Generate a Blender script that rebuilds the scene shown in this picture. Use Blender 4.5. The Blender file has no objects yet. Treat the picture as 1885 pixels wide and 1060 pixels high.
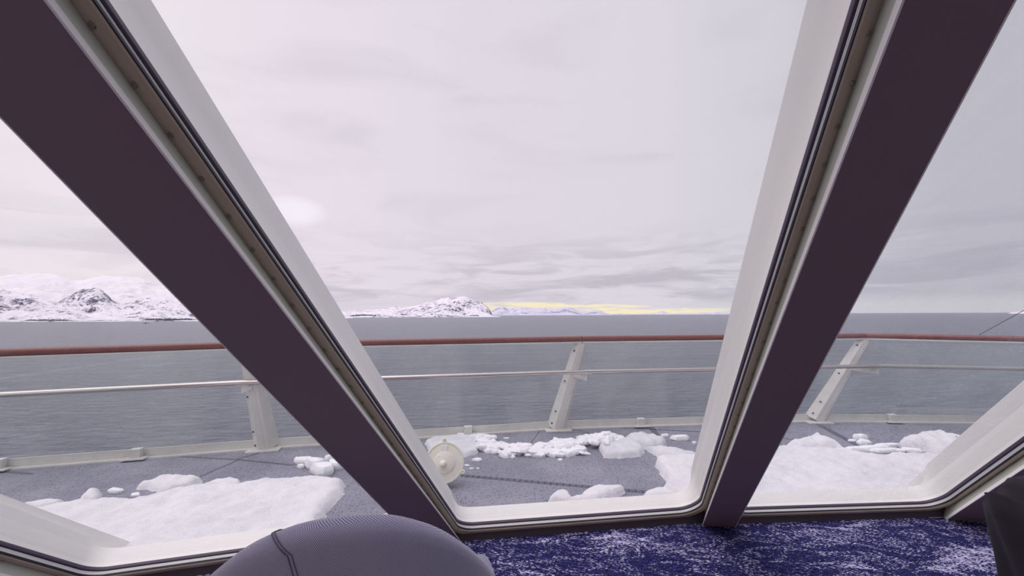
import bpy, bmesh, math, random
import numpy as np
from mathutils import Vector, Matrix, noise
random.seed(7)
SC = bpy.context.scene
COL = SC.collection
R_ = math.radians

# ------------------------------------------------------------------ camera
FPX = 720.0                      # focal length in pixels for a 1885 px wide frame
EYE = Vector((0, 0, 1.35))
PITCH = math.atan(48.4 / FPX)
ROLL = -0.0036
c_f = Vector((0, math.cos(PITCH), math.sin(PITCH)))
_u = Vector((0, -math.sin(PITCH), math.cos(PITCH)))
_r = Vector((1, 0, 0))
c_r = _r * math.cos(ROLL) + _u * math.sin(ROLL)
c_u = -_r * math.sin(ROLL) + _u * math.cos(ROLL)
cam_d = bpy.data.cameras.new('camera')
cam = bpy.data.objects.new('camera', cam_d)
COL.objects.link(cam)
m = Matrix((c_r, c_u, -c_f)).transposed().to_4x4()
m.translation = EYE
cam.matrix_world = m
cam_d.sensor_fit = 'HORIZONTAL'
cam_d.sensor_width = 36.0
cam_d.lens = 36.0 * FPX / 1885.0
cam_d.clip_start = 0.03
cam_d.clip_end = 300000
SC.camera = cam

# ------------------------------------------------------------------ view
SC.view_settings.view_transform = 'Standard'
SC.view_settings.look = 'None'
SC.view_settings.exposure = 0.0
SC.view_settings.gamma = 1.0
SC.view_settings.use_curve_mapping = False


def srgb(r, g, b):
    f = lambda c: (c / 255 / 12.92) if c / 255 <= .04045 else ((c / 255 + .055) / 1.055) ** 2.4
    return (f(r), f(g), f(b), 1)


# node helper -------------------------------------------------------
class NT:
    def __init__(s, tree):
        s.t = tree
        tree.nodes.clear()

    def n(s, kind, **kw):
        nd = s.t.nodes.new(kind)
        for k, v in kw.items():
            if k == 'inp':
                for a, b in v.items():
                    if hasattr(b, 'is_output') or isinstance(b, bpy.types.NodeSocket):
                        s.t.links.new(b, nd.inputs[a])
                    else:
                        nd.inputs[a].default_value = b
            else:
                setattr(nd, k, v)
        return nd

    def math(s, op, a, b=None, c=None, clamp=False):
        nd = s.t.nodes.new('ShaderNodeMath')
        nd.operation = op
        nd.use_clamp = clamp
        for i, v in enumerate((a, b, c)):
            if v is None: continue
            if isinstance(v, bpy.types.NodeSocket): s.t.links.new(v, nd.inputs[i])
            else: nd.inputs[i].default_value = v
        return nd.outputs[0]

    def ramp(s, fac, stops, interp='LINEAR'):
        nd = s.t.nodes.new('ShaderNodeValToRGB')
        cr = nd.color_ramp
        cr.interpolation = interp
        while len(cr.elements) > 1: cr.elements.remove(cr.elements[-1])
        cr.elements[0].position = stops[0][0]
        cr.elements[0].color = stops[0][1]
        for p, c in stops[1:]:
            e = cr.elements.new(p); e.color = c
        s.t.links.new(fac, nd.inputs[0])
        return nd.outputs[0]

    def mix(s, fac, a, b, mode='MIX'):
        nd = s.t.nodes.new('ShaderNodeMix')
        nd.data_type = 'RGBA'
        nd.blend_type = mode
        for i, v in ((0, fac), (6, a), (7, b)):
            if isinstance(v, bpy.types.NodeSocket): s.t.links.new(v, nd.inputs[i])
            else: nd.inputs[i].default_value = v
        return nd.outputs[2]

    def smooth(s, v, a, b, lo=0., hi=1.):
        nd = s.t.nodes.new('ShaderNodeMapRange')
        nd.interpolation_type = 'SMOOTHSTEP'
        s.t.links.new(v, nd.inputs[0])
        nd.inputs[1].default_value = a; nd.inputs[2].default_value = b
        nd.inputs[3].default_value = lo; nd.inputs[4].default_value = hi
        return nd.outputs[0]


def grey(v): return (v, v, v, 1)


# ------------------------------------------------------------------ overcast sky
world = bpy.data.worlds.new('overcast_sky')
SC.world = world
world.use_nodes = True
W = NT(world.node_tree)
tc = W.n('ShaderNodeTexCoord')
sep = W.n('ShaderNodeSeparateXYZ', inp={0: tc.outputs['Generated']})
X, Y, Z = sep.outputs
az = W.math('MULTIPLY', W.math('ARCTAN2', X, Y), 57.2958)                 # degrees, right positive
el = W.math('MULTIPLY', W.math('ARCSINE', Z), 57.2958)
comb = W.n('ShaderNodeCombineXYZ', inp={0: W.math('MULTIPLY', az, .03), 1: W.math('MULTIPLY', el, .13), 2: 0.0})
big = W.n('ShaderNodeTexNoise', inp={'Vector': comb.outputs[0], 'Scale': 1.0, 'Detail': 5.0, 'Roughness': .5, 'Distortion': .6}).outputs['Fac']
comb2 = W.n('ShaderNodeCombineXYZ', inp={0: W.math('MULTIPLY', az, .08), 1: W.math('MULTIPLY', el, .5), 2: 3.0})
fine = W.n('ShaderNodeTexNoise', inp={'Vector': comb2.outputs[0], 'Scale': 1.0, 'Detail': 6.0, 'Roughness': .55, 'Distortion': .8}).outputs['Fac']
azn = W.math('DIVIDE', W.math('ADD', az, 90.0), 180.0, clamp=True)
# azimuth colour, left (bright pinkish) to right (grey blue)
base = W.ramp(azn, [(0.0, srgb(232, 226, 231)), (.24, srgb(243, 236, 241)), (.34, srgb(236, 228, 238)), (.5, srgb(228, 222, 231)),
                    (.62, srgb(224, 220, 229)), (.70, srgb(214, 212, 221)), (.77, srgb(194, 193, 203)), (.9, srgb(188, 188, 198))])
# darker, greyer bank low over the horizon in the middle and right
lowband = W.math('MULTIPLY', W.smooth(el, 14, 4), W.smooth(el, .5, 2.5))
dark_amt = W.math('MULTIPLY', lowband, W.smooth(fine, .40, .62))
col = W.mix(W.math('MULTIPLY', dark_amt, W.smooth(az, -20, 22, .42, .62)), base, srgb(176, 172, 186))
col = W.mix(W.math('MULTIPLY', W.smooth(big, .48, .7), .30), col, srgb(196, 190, 204))
# bright break in the cloud on the left and the pale strip above the left hills
d1 = W.math('ADD', W.math('POWER', W.math('DIVIDE', W.math('ADD', az, 29.5), 3.5), 2.0), W.math('POWER', W.math('DIVIDE', W.math('SUBTRACT', el, 13.2), 1.8), 2.0))
spot = W.math('MULTIPLY', W.smooth(d1, 1.6, 0.0), 1.0)
col = W.mix(W.math('MULTIPLY', spot, .8), col, (1.0, .95, 1.02, 1))
d2 = W.math('MULTIPLY', W.smooth(az, -25, -42), W.smooth(el, 9, 3))
col = W.mix(W.math('MULTIPLY', d2, .7), col, (.95, .87, .91, 1))
# clear pale strip just above the horizon
strip = W.math('MULTIPLY', W.smooth(el, 2.6, .8), W.smooth(az, 20, 45))
col = W.mix(W.math('MULTIPLY', strip, .6), col, srgb(214, 212, 216))
# yellow glow between cloud and horizon
combY = W.n('ShaderNodeCombineXYZ', inp={0: W.math('MULTIPLY', az, .16), 1: W.math('MULTIPLY', el, 1.9), 2: 9.0})
yn = W.n('ShaderNodeTexNoise', inp={'Vector': combY.outputs[0], 'Scale': 1.0, 'Detail': 4.0, 'Roughness': .6}).outputs['Fac']
ytop = W.smooth(az, 2, 34, 1.75, .55)
ym = W.math('MULTIPLY', W.smooth(W.math('SUBTRACT', el, ytop), .12, -.12), W.math('MULTIPLY', W.smooth(az, -6.0, -2.5), W.smooth(az, 37, 22)))
ym = W.math('MULTIPLY', ym, W.smooth(yn, .36, .56))
col = W.mix(W.math('MULTIPLY', ym, .95), col, (1.0, .90, .60, 1))
# overcast sky is brighter towards the zenith
lift = W.n('ShaderNodeMapRange', inp={0: Z, 1: .66, 2: 1.0, 3: 0.0, 4: 1.3}).outputs[0]
# unseen sky overhead and far left raised to brighten sea and left reveals
lift = W.math('ADD', 1.0, W.math('MULTIPLY', lift, W.smooth(X, .5, -.5, .75, 1.9)))
lift = W.math('MULTIPLY', lift, W.smooth(az, -58, -95, 1.0, 1.35))
# sea-side hemisphere below the horizon never seen; keep it dim water grey
below = W.smooth(el, -.2, 0)
col = W.mix(below, srgb(120, 122, 134), col)
bg = W.n('ShaderNodeBackground', inp={0: col, 1: lift})
wo = W.n('ShaderNodeOutputWorld', inp={0: bg.outputs[0]})


# ------------------------------------------------------------------ photo measurements to rays
def ray(x, y):
    d = c_r * (x - 942.5) - c_u * (y - 530) + c_f * FPX
    return d.normalized()


def atz(x, y, z):
    d = ray(x, y)
    return EYE + d * ((z - EYE.z) / d.z)


def onplane(x, y, P, n):
    d = ray(x, y)
    return EYE + d * ((P - EYE).dot(n) / d.dot(n))


def atY(x, y, Yv):
    d = ray(x, y)
    return EYE + d * (Yv / d.y)


# ------------------------------------------------------------------ materials
def new_mat(name):
    mt = bpy.data.materials.new(name)
    mt.use_nodes = True
    return mt, NT(mt.node_tree)


def principled(name, color, rough=.5, metal=0., spec=.5, bump=None, var=None, coat=0.):
    """bump=(scale,strength,dist); var=(scale,amount,color2)"""
    mt, N = new_mat(name)
    tc = N.n('ShaderNodeTexCoord')
    P = N.n('ShaderNodeBsdfPrincipled', inp={'Base Color': color, 'Roughness': rough, 'Metallic': metal})
    P.inputs['Specular IOR Level'].default_value = spec
    P.inputs['Coat Weight'].default_value = coat
    if var:
        nz = N.n('ShaderNodeTexNoise', inp={'Vector': tc.outputs['Object'], 'Scale': var[0], 'Detail': 6.0, 'Roughness': .6}).outputs['Fac']
        c = N.mix(N.math('MULTIPLY', N.smooth(nz, .42, .66), var[1]), color, var[2])
        N.t.links.new(c, P.inputs['Base Color'])
    if bump:
        nb = N.n('ShaderNodeTexNoise', inp={'Vector': tc.outputs['Object'], 'Scale': bump[0], 'Detail': 5.0}).outputs['Fac']
        b = N.n('ShaderNodeBump', inp={'Height': nb, 'Strength': bump[1], 'Distance': bump[2]})
        N.t.links.new(b.outputs[0], P.inputs['Normal'])
    N.n('ShaderNodeOutputMaterial', inp={0: P.outputs[0]})
    return mt


M = {}
M['beam'] = principled('dark_aubergine_laminate', srgb(136, 114, 122), .55, spec=.3, bump=(900, .06, .002))
M['strip'] = principled('pale_edge_profile', srgb(244, 240, 238), .4)
M['side'] = principled('grey_green_panel', srgb(196, 199, 186), .45, var=(3, .12, srgb(182, 184, 172)))
M['flange'] = principled('brown_grey_frame_paint', srgb(182, 166, 148), .4, var=(9, .2, srgb(160, 146, 130)))
M['black'] = principled('black_rubber', srgb(22, 12, 34), .5)
M['gasket'] = principled('dark_gasket_rubber', srgb(74, 62, 82), .5)
M['bead'] = principled('glazing_bead_light', srgb(225, 226, 224), .3)
M['reveal'] = principled('white_painted_steel_reveal', srgb(238, 237, 232), .45, var=(2.5, .2, srgb(230, 229, 226)))
M['screw'] = principled('screw_steel', srgb(150, 138, 125), .3, metal=.8)
M['white_steel'] = principled('cream_white_painted_steel', srgb(214, 213, 208), .4, var=(5, .35, srgb(192, 189, 182)), bump=(40, .08, .004))
M['bolt'] = principled('weathered_bolt', srgb(92, 84, 70), .5, metal=.5)
M['tube'] = principled('brushed_steel_tube', srgb(206, 198, 194), .22, metal=.95)
M['wood'] = principled('varnished_red_brown_wood', srgb(133, 82, 76), .38, var=(30, .4, srgb(104, 60, 56)), coat=.15)
M['hatch'] = principled('ivory_white_paint', srgb(228, 226, 214), .35, var=(14, .15, srgb(206, 202, 186)))
M['wall'] = principled('interior_wall_laminate', srgb(160, 148, 148), .6, var=(2, .2, srgb(148, 138, 138)))
M['ceiling'] = principled('ceiling_panel', srgb(190, 182, 182), .7, var=(2, .1, srgb(178, 172, 172)))
M['apron'] = principled('dark_sill_apron', srgb(56, 43, 53), .5, var=(4, .2, srgb(48, 36, 46)))
M['hull'] = principled('outer_plating_white', srgb(210, 210, 210), .5, var=(2, .2, srgb(195, 195, 195)))
M['wire'] = principled('dark_wire', srgb(60, 58, 66), .5)
M['chairbase'] = principled('dark_chair_base_metal', srgb(40, 38, 42), .35, metal=.6)
M['skerry'] = principled('dark_wet_rock', srgb(50, 48, 56), .8, bump=(1.5, .5, .3))
M['stick'] = principled('white_plastic_rod', srgb(235, 235, 235), .4)
M['trees'] = principled('dark_conifer_belt', srgb(70, 72, 88), .95, var=(.01, .5, srgb(92, 92, 108)), bump=(.05, 1, 8))

# carpet: navy blue with pale fleck like sea foam
mt, N = new_mat('navy_foam_pattern_carpet')
tc = N.n('ShaderNodeTexCoord'); ob = tc.outputs['Object']
mp = N.n('ShaderNodeMapping', inp={'Vector': ob, 'Rotation': (0, 0, .6), 'Scale': (1.0, 2.3, 1.0)})
n1 = N.n('ShaderNodeTexNoise', inp={'Vector': mp.outputs[0], 'Scale': 3.2, 'Detail': 7.0, 'Roughness': .62, 'Distortion': 1.3}).outputs['Fac']
w1 = N.math('ABSOLUTE', N.math('SUBTRACT', n1, .5))
veins = N.smooth(w1, .075, 0.0)                          # thin foam lines
n2 = N.n('ShaderNodeTexNoise', inp={'Vector': mp.outputs[0], 'Scale': 1.7, 'Detail': 3.0, 'Roughness': .55, 'Distortion': .7}).outputs['Fac']
patch = N.smooth(n2, .47, .66)
mf = N.n('ShaderNodeMapping', inp={'Vector': ob, 'Rotation': (0, 0, .55), 'Scale': (55.0, 150.0, 1.0)})
tuft = N.n('ShaderNodeTexNoise', inp={'Vector': mf.outputs[0], 'Scale': 1.0, 'Detail': 2.0, 'Roughness': .7}).outputs['Fac']
mask = N.math('ADD', N.math('MULTIPLY', veins, .12), N.math('MULTIPLY', patch, .12))
thr = N.math('SUBTRACT', .65, mask)
fl = N.smooth(N.math('SUBTRACT', tuft, thr), -.015, .06)
darkn = N.n('ShaderNodeTexNoise', inp={'Vector': mf.outputs[0], 'Scale': .6, 'Detail': 1.0}).outputs['Fac']
cb = N.mix(N.smooth(darkn, .35, .65), srgb(26, 24, 58), srgb(50, 48, 106))
cc = N.mix(N.math('MULTIPLY', fl, .92), cb, srgb(205, 200, 232))
P = N.n('ShaderNodeBsdfPrincipled', inp={'Base Color': cc, 'Roughness': .95})
P.inputs['Specular IOR Level'].default_value = .1
b = N.n('ShaderNodeBump', inp={'Height': tuft, 'Strength': .5, 'Distance': .004})
N.t.links.new(b.outputs[0], P.inputs['Normal'])
N.n('ShaderNodeOutputMaterial', inp={0: P.outputs[0]})
M['carpet'] = mt

# deck mat: grey perforated rubber
mt, N = new_mat('grey_perforated_deck_matting')
tc = N.n('ShaderNodeTexCoord'); ob = tc.outputs['Object']
vo = N.n('ShaderNodeTexVoronoi', inp={'Vector': ob, 'Scale': 50.0, 'Randomness': .6}).outputs['Distance']
hole = N.smooth(vo, .36, .20)
n1 = N.n('ShaderNodeTexNoise', inp={'Vector': ob, 'Scale': 1.6, 'Detail': 5.0, 'Roughness': .6}).outputs['Fac']
cb = N.mix(N.smooth(n1, .35, .65), srgb(128, 129, 142), srgb(146, 146, 158))
cc = N.mix(N.math('MULTIPLY', hole, .85), cb, srgb(66, 64, 80))
P = N.n('ShaderNodeBsdfPrincipled', inp={'Base Color': cc, 'Roughness': .6})
b = N.n('ShaderNodeBump', inp={'Height': vo, 'Strength': .5, 'Distance': .005})
N.t.links.new(b.outputs[0], P.inputs['Normal'])
N.n('ShaderNodeOutputMaterial', inp={0: P.outputs[0]})
M['deck'] = mt
M['deckstrip'] = principled('dark_deck_joint', srgb(98, 97, 112), .6)
M['decktick'] = principled('deck_joint_notch', srgb(58, 56, 70), .7)


def snow_mat(name, c1, c2, s, rough=.6, sss=.15, bs=.8, bd=.04):
    mt, N = new_mat(name)
    tc = N.n('ShaderNodeTexCoord'); ob = tc.outputs['Object']
    n1 = N.n('ShaderNodeTexNoise', inp={'Vector': ob, 'Scale': s, 'Detail': 8.0, 'Roughness': .65}).outputs['Fac']
    n2 = N.n('ShaderNodeTexNoise', inp={'Vector': ob, 'Scale': s * 9, 'Detail': 4.0, 'Roughness': .7}).outputs['Fac']
    cc = N.mix(N.smooth(n1, .4, .7), c1, c2)
    P = N.n('ShaderNodeBsdfPrincipled', inp={'Base Color': cc, 'Roughness': rough})
    P.inputs['Subsurface Weight'].default_value = sss
    P.inputs['Subsurface Radius'].default_value = (.02, .025, .03)
    P.inputs['Subsurface Scale'].default_value = .5
    hh = N.math('ADD', N.math('MULTIPLY', n1, .8), N.math('MULTIPLY', n2, .35))
    b = N.n('ShaderNodeBump', inp={'Height': hh, 'Strength': bs, 'Distance': bd})
    N.t.links.new(b.outputs[0], P.inputs['Normal'])
    N.n('ShaderNodeOutputMaterial', inp={0: P.outputs[0]})
    return mt


M['snow'] = snow_mat('crusted_snow', srgb(240, 239, 242), srgb(228, 227, 232), 6.0)
M['ice'] = snow_mat('broken_white_ice', srgb(240, 240, 244), srgb(226, 228, 234), 10.0, rough=.4)
M['chunk'] = snow_mat('loose_white_ice', srgb(246, 246, 249), srgb(236, 238, 243), 1.3, rough=.45, sss=.0, bs=.25, bd=.05)


def glass_mat(name, tint, haze, hazecol, hscale, ior=1.45, refl=.6):
    """clear pane: transparent + fresnel reflection + a thin film of salt haze"""
    mt, N = new_mat(name)
    tc = N.n('ShaderNodeTexCoord')
    tr = N.n('ShaderNodeBsdfTransparent', inp={0: tint})
    gl = N.n('ShaderNodeBsdfGlossy', inp={0: grey(1), 'Roughness': .02})
    df = N.n('ShaderNodeBsdfTranslucent', inp={0: hazecol})
    dd = N.n('ShaderNodeBsdfDiffuse', inp={0: hazecol})
    h2 = N.n('ShaderNodeMixShader', inp={0: .5, 1: df.outputs[0], 2: dd.outputs[0]})
    mp = N.n('ShaderNodeMapping', inp={'Vector': tc.outputs['Object'], 'Scale': (1, .45, .45)})
    nz = N.n('ShaderNodeTexNoise', inp={'Vector': mp.outputs[0], 'Scale': hscale, 'Detail': 7.0, 'Roughness': .68, 'Distortion': .5}).outputs['Fac']
    hz = N.math('MULTIPLY', N.smooth(nz, .38, .75), haze)
    m1 = N.n('ShaderNodeMixShader', inp={0: hz, 1: tr.outputs[0], 2: h2.outputs[0]})
    fr = N.n('ShaderNodeFresnel', inp={'IOR': ior})
    ge = N.n('ShaderNodeNewGeometry')
    ff = N.math('MULTIPLY', fr.outputs[0], N.math('SUBTRACT', 1.0, ge.outputs['Backfacing']))
    m2 = N.n('ShaderNodeMixShader', inp={0: N.math('MULTIPLY', ff, refl), 1: m1.outputs[0], 2: gl.outputs[0]})
    N.n('ShaderNodeOutputMaterial', inp={0: m2.outputs[0]})
    return mt


M['glass'] = glass_mat('window_glass', (.985, .98, .985, 1), .015, grey(.8), 1.5)
M['glass_hazy'] = glass_mat('salt_hazed_window_glass', (.985, .985, .99, 1), .10, (.72, .74, .82, 1), 1.6)
M['rail_glass'] = glass_mat('railing_glass', (.93, .955, .945, 1), .13, (.8, .83, .82, 1), 1.2)

# sea
mt, N = new_mat('rippled_grey_sea')
tc = N.n('ShaderNodeTexCoord'); ob = tc.outputs['Object']
mp = N.n('ShaderNodeMapping', inp={'Vector': ob, 'Rotation': (0, 0, .12), 'Scale': (.16, .42, 1)})
w1 = N.n('ShaderNodeTexNoise', inp={'Vector': mp.outputs[0], 'Scale': 1.0, 'Detail': 6.0, 'Roughness': .62, 'Distortion': .4}).outputs['Fac']
mp2 = N.n('ShaderNodeMapping', inp={'Vector': ob, 'Rotation': (0, 0, -.2), 'Scale': (.02, .045, 1)})
w2 = N.n('ShaderNodeTexNoise', inp={'Vector': mp2.outputs[0], 'Scale': 1.0, 'Detail': 6.0, 'Roughness': .55}).outputs['Fac']
hgt = N.math('ADD', w1, N.math('MULTIPLY', w2, 2.2))
b = N.n('ShaderNodeBump', inp={'Height': hgt, 'Strength': 1.0, 'Distance': 5.0})
P = N.n('ShaderNodeBsdfPrincipled', inp={'Base Color': srgb(124, 127, 141), 'Roughness': .28, 'IOR': 1.33, 'Normal': b.outputs[0]})
P.inputs['Specular IOR Level'].default_value = .5
N.n('ShaderNodeOutputMaterial', inp={0: P.outputs[0]})
M['sea'] = mt


# mountain: snow with rock etched along gullies
def mountain_mat(name, snow, rock, scale, cover, soft=.08):
    mt, N = new_mat(name)
    tc = N.n('ShaderNodeTexCoord'); ob = tc.outputs['Object']
    ge = N.n('ShaderNodeNewGeometry')
    nz = N.n('ShaderNodeSeparateXYZ', inp={0: ge.outputs['Normal']}).outputs[2]
    mp = N.n('ShaderNodeMapping', inp={'Vector': ob, 'Rotation': (0, .5, .3), 'Scale': (1, 1, 1.9)})
    n1 = N.n('ShaderNodeTexNoise', inp={'Vector': mp.outputs[0], 'Scale': scale, 'Detail': 12.0, 'Roughness': .72, 'Distortion': .8}).outputs['Fac']
    n2 = N.n('ShaderNodeTexNoise', inp={'Vector': ob, 'Scale': scale * .18, 'Detail': 4.0, 'Roughness': .6}).outputs['Fac']
    v = N.math('ADD', N.math('ADD', n1, N.math('MULTIPLY', n2, .5)), N.math('MULTIPLY', N.math('SUBTRACT', .85, nz), .35))
    f = N.smooth(v, cover - soft, cover + soft)
    cc = N.mix(f, snow, rock)
    P = N.n('ShaderNodeBsdfPrincipled', inp={'Base Color': cc, 'Roughness': .9})
    P.inputs['Specular IOR Level'].default_value = .1
    b = N.n('ShaderNodeBump', inp={'Height': n1, 'Strength': .8, 'Distance': .25 / scale})
    N.t.links.new(b.outputs[0], P.inputs['Normal'])
    N.n('ShaderNodeOutputMaterial', inp={0: P.outputs[0]})
    return mt


# chair fabric: fine two-tone weave
mt, N = new_mat('grey_violet_woven_fabric')
tc = N.n('ShaderNodeTexCoord'); uv = tc.outputs['UV']
s2 = N.n('ShaderNodeSeparateXYZ', inp={0: uv})
ux = N.math('SINE', N.math('MULTIPLY', N.math('ADD', s2.outputs[0], N.math('MULTIPLY', s2.outputs[1], .45)), 6.2832 * 330))
uy = N.math('SINE', N.math('MULTIPLY', N.math('SUBTRACT', s2.outputs[1], N.math('MULTIPLY', s2.outputs[0], .3)), 6.2832 * 330))
wv = N.math('MULTIPLY', ux, uy)
cc = N.mix(N.smooth(wv, -.25, .75), srgb(106, 102, 130), srgb(208, 206, 232))
P = N.n('ShaderNodeBsdfPrincipled', inp={'Base Color': cc, 'Roughness': .8})
P.inputs['Sheen Weight'].default_value = .5
P.inputs['Sheen Roughness'].default_value = .4
P.inputs['Specular IOR Level'].default_value = .2
b = N.n('ShaderNodeBump', inp={'Height': wv, 'Strength': .3, 'Distance': .001})
N.t.links.new(b.outputs[0], P.inputs['Normal'])
N.n('ShaderNodeOutputMaterial', inp={0: P.outputs[0]})
M['fabric'] = mt
M['piping'] = principled('dark_stitch', srgb(88, 84, 108), .8)
M['jacket'] = principled('black_jacket_cloth', srgb(44, 36, 46), .75, spec=.3, bump=(500, .15, .002), var=(5, .5, srgb(30, 24, 34)))


# ------------------------------------------------------------------ object helpers
def mesh(name, verts, faces, mat, parent=None, smooth=False, uvs=None, mats=None, fm=None):
    me = bpy.data.meshes.new(name)
    me.from_pydata([tuple(v) for v in verts], [], faces)
    for mm in (mats or [mat]): me.materials.append(mm)
    if fm:
        for p, i in zip(me.polygons, fm): p.material_index = i
    if smooth:
        for p in me.polygons: p.use_smooth = True
    if uvs:
        ul = me.uv_layers.new(name='UVMap')
        for lp in me.loops: ul.data[lp.index].uv = uvs[lp.vertex_index]
    me.update()
    bm = bmesh.new(); bm.from_mesh(me)
    bmesh.ops.recalc_face_normals(bm, faces=bm.faces)
    bm.to_mesh(me); bm.free()
    o = bpy.data.objects.new(name, me)
    COL.objects.link(o)
    if parent is not None: o.parent = parent
    return o


def empty(name, loc, rz=0.):
    o = bpy.data.objects.new(name, None)
    o.empty_display_size = .1
    COL.objects.link(o)
    o.location = loc
    o.rotation_euler = (0, 0, rz)
    return o


def tag(o, label, cat, group=None, kind=None):
    if label: o['label'] = label
    if cat: o['category'] = cat
    if group: o['group'] = group
    if kind: o['kind'] = kind
    return o


def struct(o):
    o['kind'] = 'structure'
    return o


class MB:
    def __init__(s): s.v, s.f, s.m = [], [], []

    def add(s, vs, fs, mi=0):
        o = len(s.v)
        s.v += [Vector(v) for v in vs]
        s.f += [tuple(i + o for i in f) for f in fs]
        s.m += [mi] * len(fs)

    def hexa(s, p, mi=0):
        """8 points: bottom loop 0-3, top loop 4-7"""
        s.add(p, [(0, 3, 2, 1), (4, 5, 6, 7), (0, 1, 5, 4), (1, 2, 6, 5), (2, 3, 7, 6), (3, 0, 4, 7)], mi)

    def box(s, c, sx, sy, sz, ax=(1, 0, 0), ay=(0, 1, 0), az=(0, 0, 1), mi=0):
        c, ax, ay, az = Vector(c), Vector(ax), Vector(ay), Vector(az)
        p = []
        for k in (-1, 1):
            for i, j in ((-1, -1), (1, -1), (1, 1), (-1, 1)):
                p.append(c + ax * i * sx / 2 + ay * j * sy / 2 + az * k * sz / 2)
        s.hexa(p, mi)

    def loft(s, rings, closed=True, caps=True, mi=0):
        n = len(rings[0])
        vs = [p for r in rings for p in r]
        fs = []
        for i in range(len(rings) - 1):
            for j in range(n if closed else n - 1):
                a = i * n + j; b_ = i * n + (j + 1) % n
                fs.append((a, b_, b_ + n, a + n))
        if caps:
            fs.append(tuple(range(n - 1, -1, -1)))
            fs.append(tuple((len(rings) - 1) * n + k for k in range(n)))
        s.add(vs, fs, mi)

    def tube(s, pts, r, seg=12, caps=True, mi=0, rs=None):
        pts = [Vector(p) for p in pts]
        rings = []
        for i, p in enumerate(pts):
            if i == 0: t = pts[1] - p
            elif i == len(pts) - 1: t = p - pts[i - 1]
            else: t = (pts[i + 1] - p).normalized() + (p - pts[i - 1]).normalized()
            t.normalize()
            a = t.cross(Vector((0, 0, 1)))
            if a.length < .1: a = t.cross(Vector((1, 0, 0)))
            a.normalize(); b_ = t.cross(a).normalized()
            rr = rs[i] if rs else r
            rings.append([p + (a * math.cos(2 * math.pi * k / seg) + b_ * math.sin(2 * math.pi * k / seg)) * rr for k in range(seg)])
        s.loft(rings, True, caps, mi)

    def disc(s, c, ax, prof, seg=32, mi=0):
        """lathe: prof list of (radius, height along ax)"""
        c = Vector(c); ax = Vector(ax).normalized()
        a = ax.cross(Vector((0, 0, 1)))
        if a.length < .1: a = ax.cross(Vector((1, 0, 0)))
        a.normalize(); b_ = ax.cross(a).normalized()
        rings = [[c + ax * h + (a * math.cos(2 * math.pi * k / seg) + b_ * math.sin(2 * math.pi * k / seg)) * max(r, 1e-4) for k in range(seg)] for r, h in prof]
        s.loft(rings, True, True, mi)

    def build(s, name, mat, parent=None, smooth=False, mats=None):
        return mesh(name, s.v, s.f, mat, parent, smooth, mats=mats, fm=s.m if mats else None)


def bevel(o, w, seg=2, auto=True):
    md = o.modifiers.new('bevel', 'BEVEL')
    md.width = w; md.segments = seg; md.limit_method = 'ANGLE'; md.angle_limit = R_(35)
    return o


def shade_auto(o, ang=35):
    for p in o.data.polygons: p.use_smooth = True
    bm = bmesh.new(); bm.from_mesh(o.data)
    for e in bm.edges:
        if len(e.link_faces) == 2 and e.calc_face_angle(0) > R_(ang): e.smooth = False
    bm.to_mesh(o.data); bm.free()
    return o


# ------------------------------------------------------------------ slanted window wall
ZG = .08          # height of the bottom edge of the glass
ZT = 2.42         # top of the windows
T_OUT, T_IN = -.20, .097
O_FR = .024       # how far the room-facing flange steps back from the glass edge


class Facet:
    def __init__(s, B0, B1, d):
        s.P = B0; s.s = (B1 - B0).normalized()
        n = s.s.cross(d).normalized()
        if n.dot(EYE - B0) < 0: n = -n
        s.n = n
        s.up = -(d - n * d.dot(n)).normalized()
        l = s.up.cross(n).normalized()
        if l.x < 0: l = -l
        s.l = l
        s.bottom = (s.two(B0), s.two(B0 + s.s))
        Pt = B0 + s.up * ((ZT - B0.z) / s.up.z)
        s.top = (s.two(Pt), s.two(Pt + s.s))

    def two(s, p): return Vector(((p - s.P).dot(s.l), (p - s.P).dot(s.up)))

    def to3(s, q, t): return s.P + s.l * q[0] + s.up * q[1] + s.n * t

    def pxline(s, p0, p1, t):
        return tuple(s.two(onplane(x, y, s.P + s.n * t, s.n)) for x, y in (p0, p1))

    def ends(s, line, t, z0, z1):
        """3D end points of an edge line at depth t cut at heights z0 and z1"""
        a, b_ = s.to3(line[0], t), s.to3(line[1], t)
        d = (b_ - a)
        return a + d * ((z0 - a.z) / d.z), a + d * ((z1 - a.z) / d.z)


def isect(L1, L2):
    p, r = L1[0], L1[1] - L1[0]
    q, w = L2[0], L2[1] - L2[0]
    c = r.x * w.y - r.y * w.x
    t = ((q.x - p.x) * w.y - (q.y - p.y) * w.x) / c
    return p + r * t


def offline(L, o, inside):
    d = (L[1] - L[0]).normalized()
    nn = Vector((d.y, -d.x))
    if nn.dot(inside - L[0]) > 0: nn = -nn     # outward
    return (L[0] + nn * o, L[1] + nn * o)


def shift(L, dx): return (L[0] + Vector((dx, 0)), L[1] + Vector((dx, 0)))


def dvec(x, y): return ray(x, y)


V0, V1, V2, V3 = (1250, 1405), (1165, 1415), (1131, 1388), (1072, 1403)
dm = lambda a, b_: (dvec(*a) + dvec(*b_)).normalized()
F1 = Facet(atz(170, 1052, ZG), atz(400, 1020, ZG), dm(V0, V1))
F2 = Facet(atz(850, 967, ZG), atz(1285, 935, ZG), dm(V1, V2))
F3 = Facet(atz(1370, 937, ZG), atz(1740, 925, ZG), dm(V2, V3))
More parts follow.
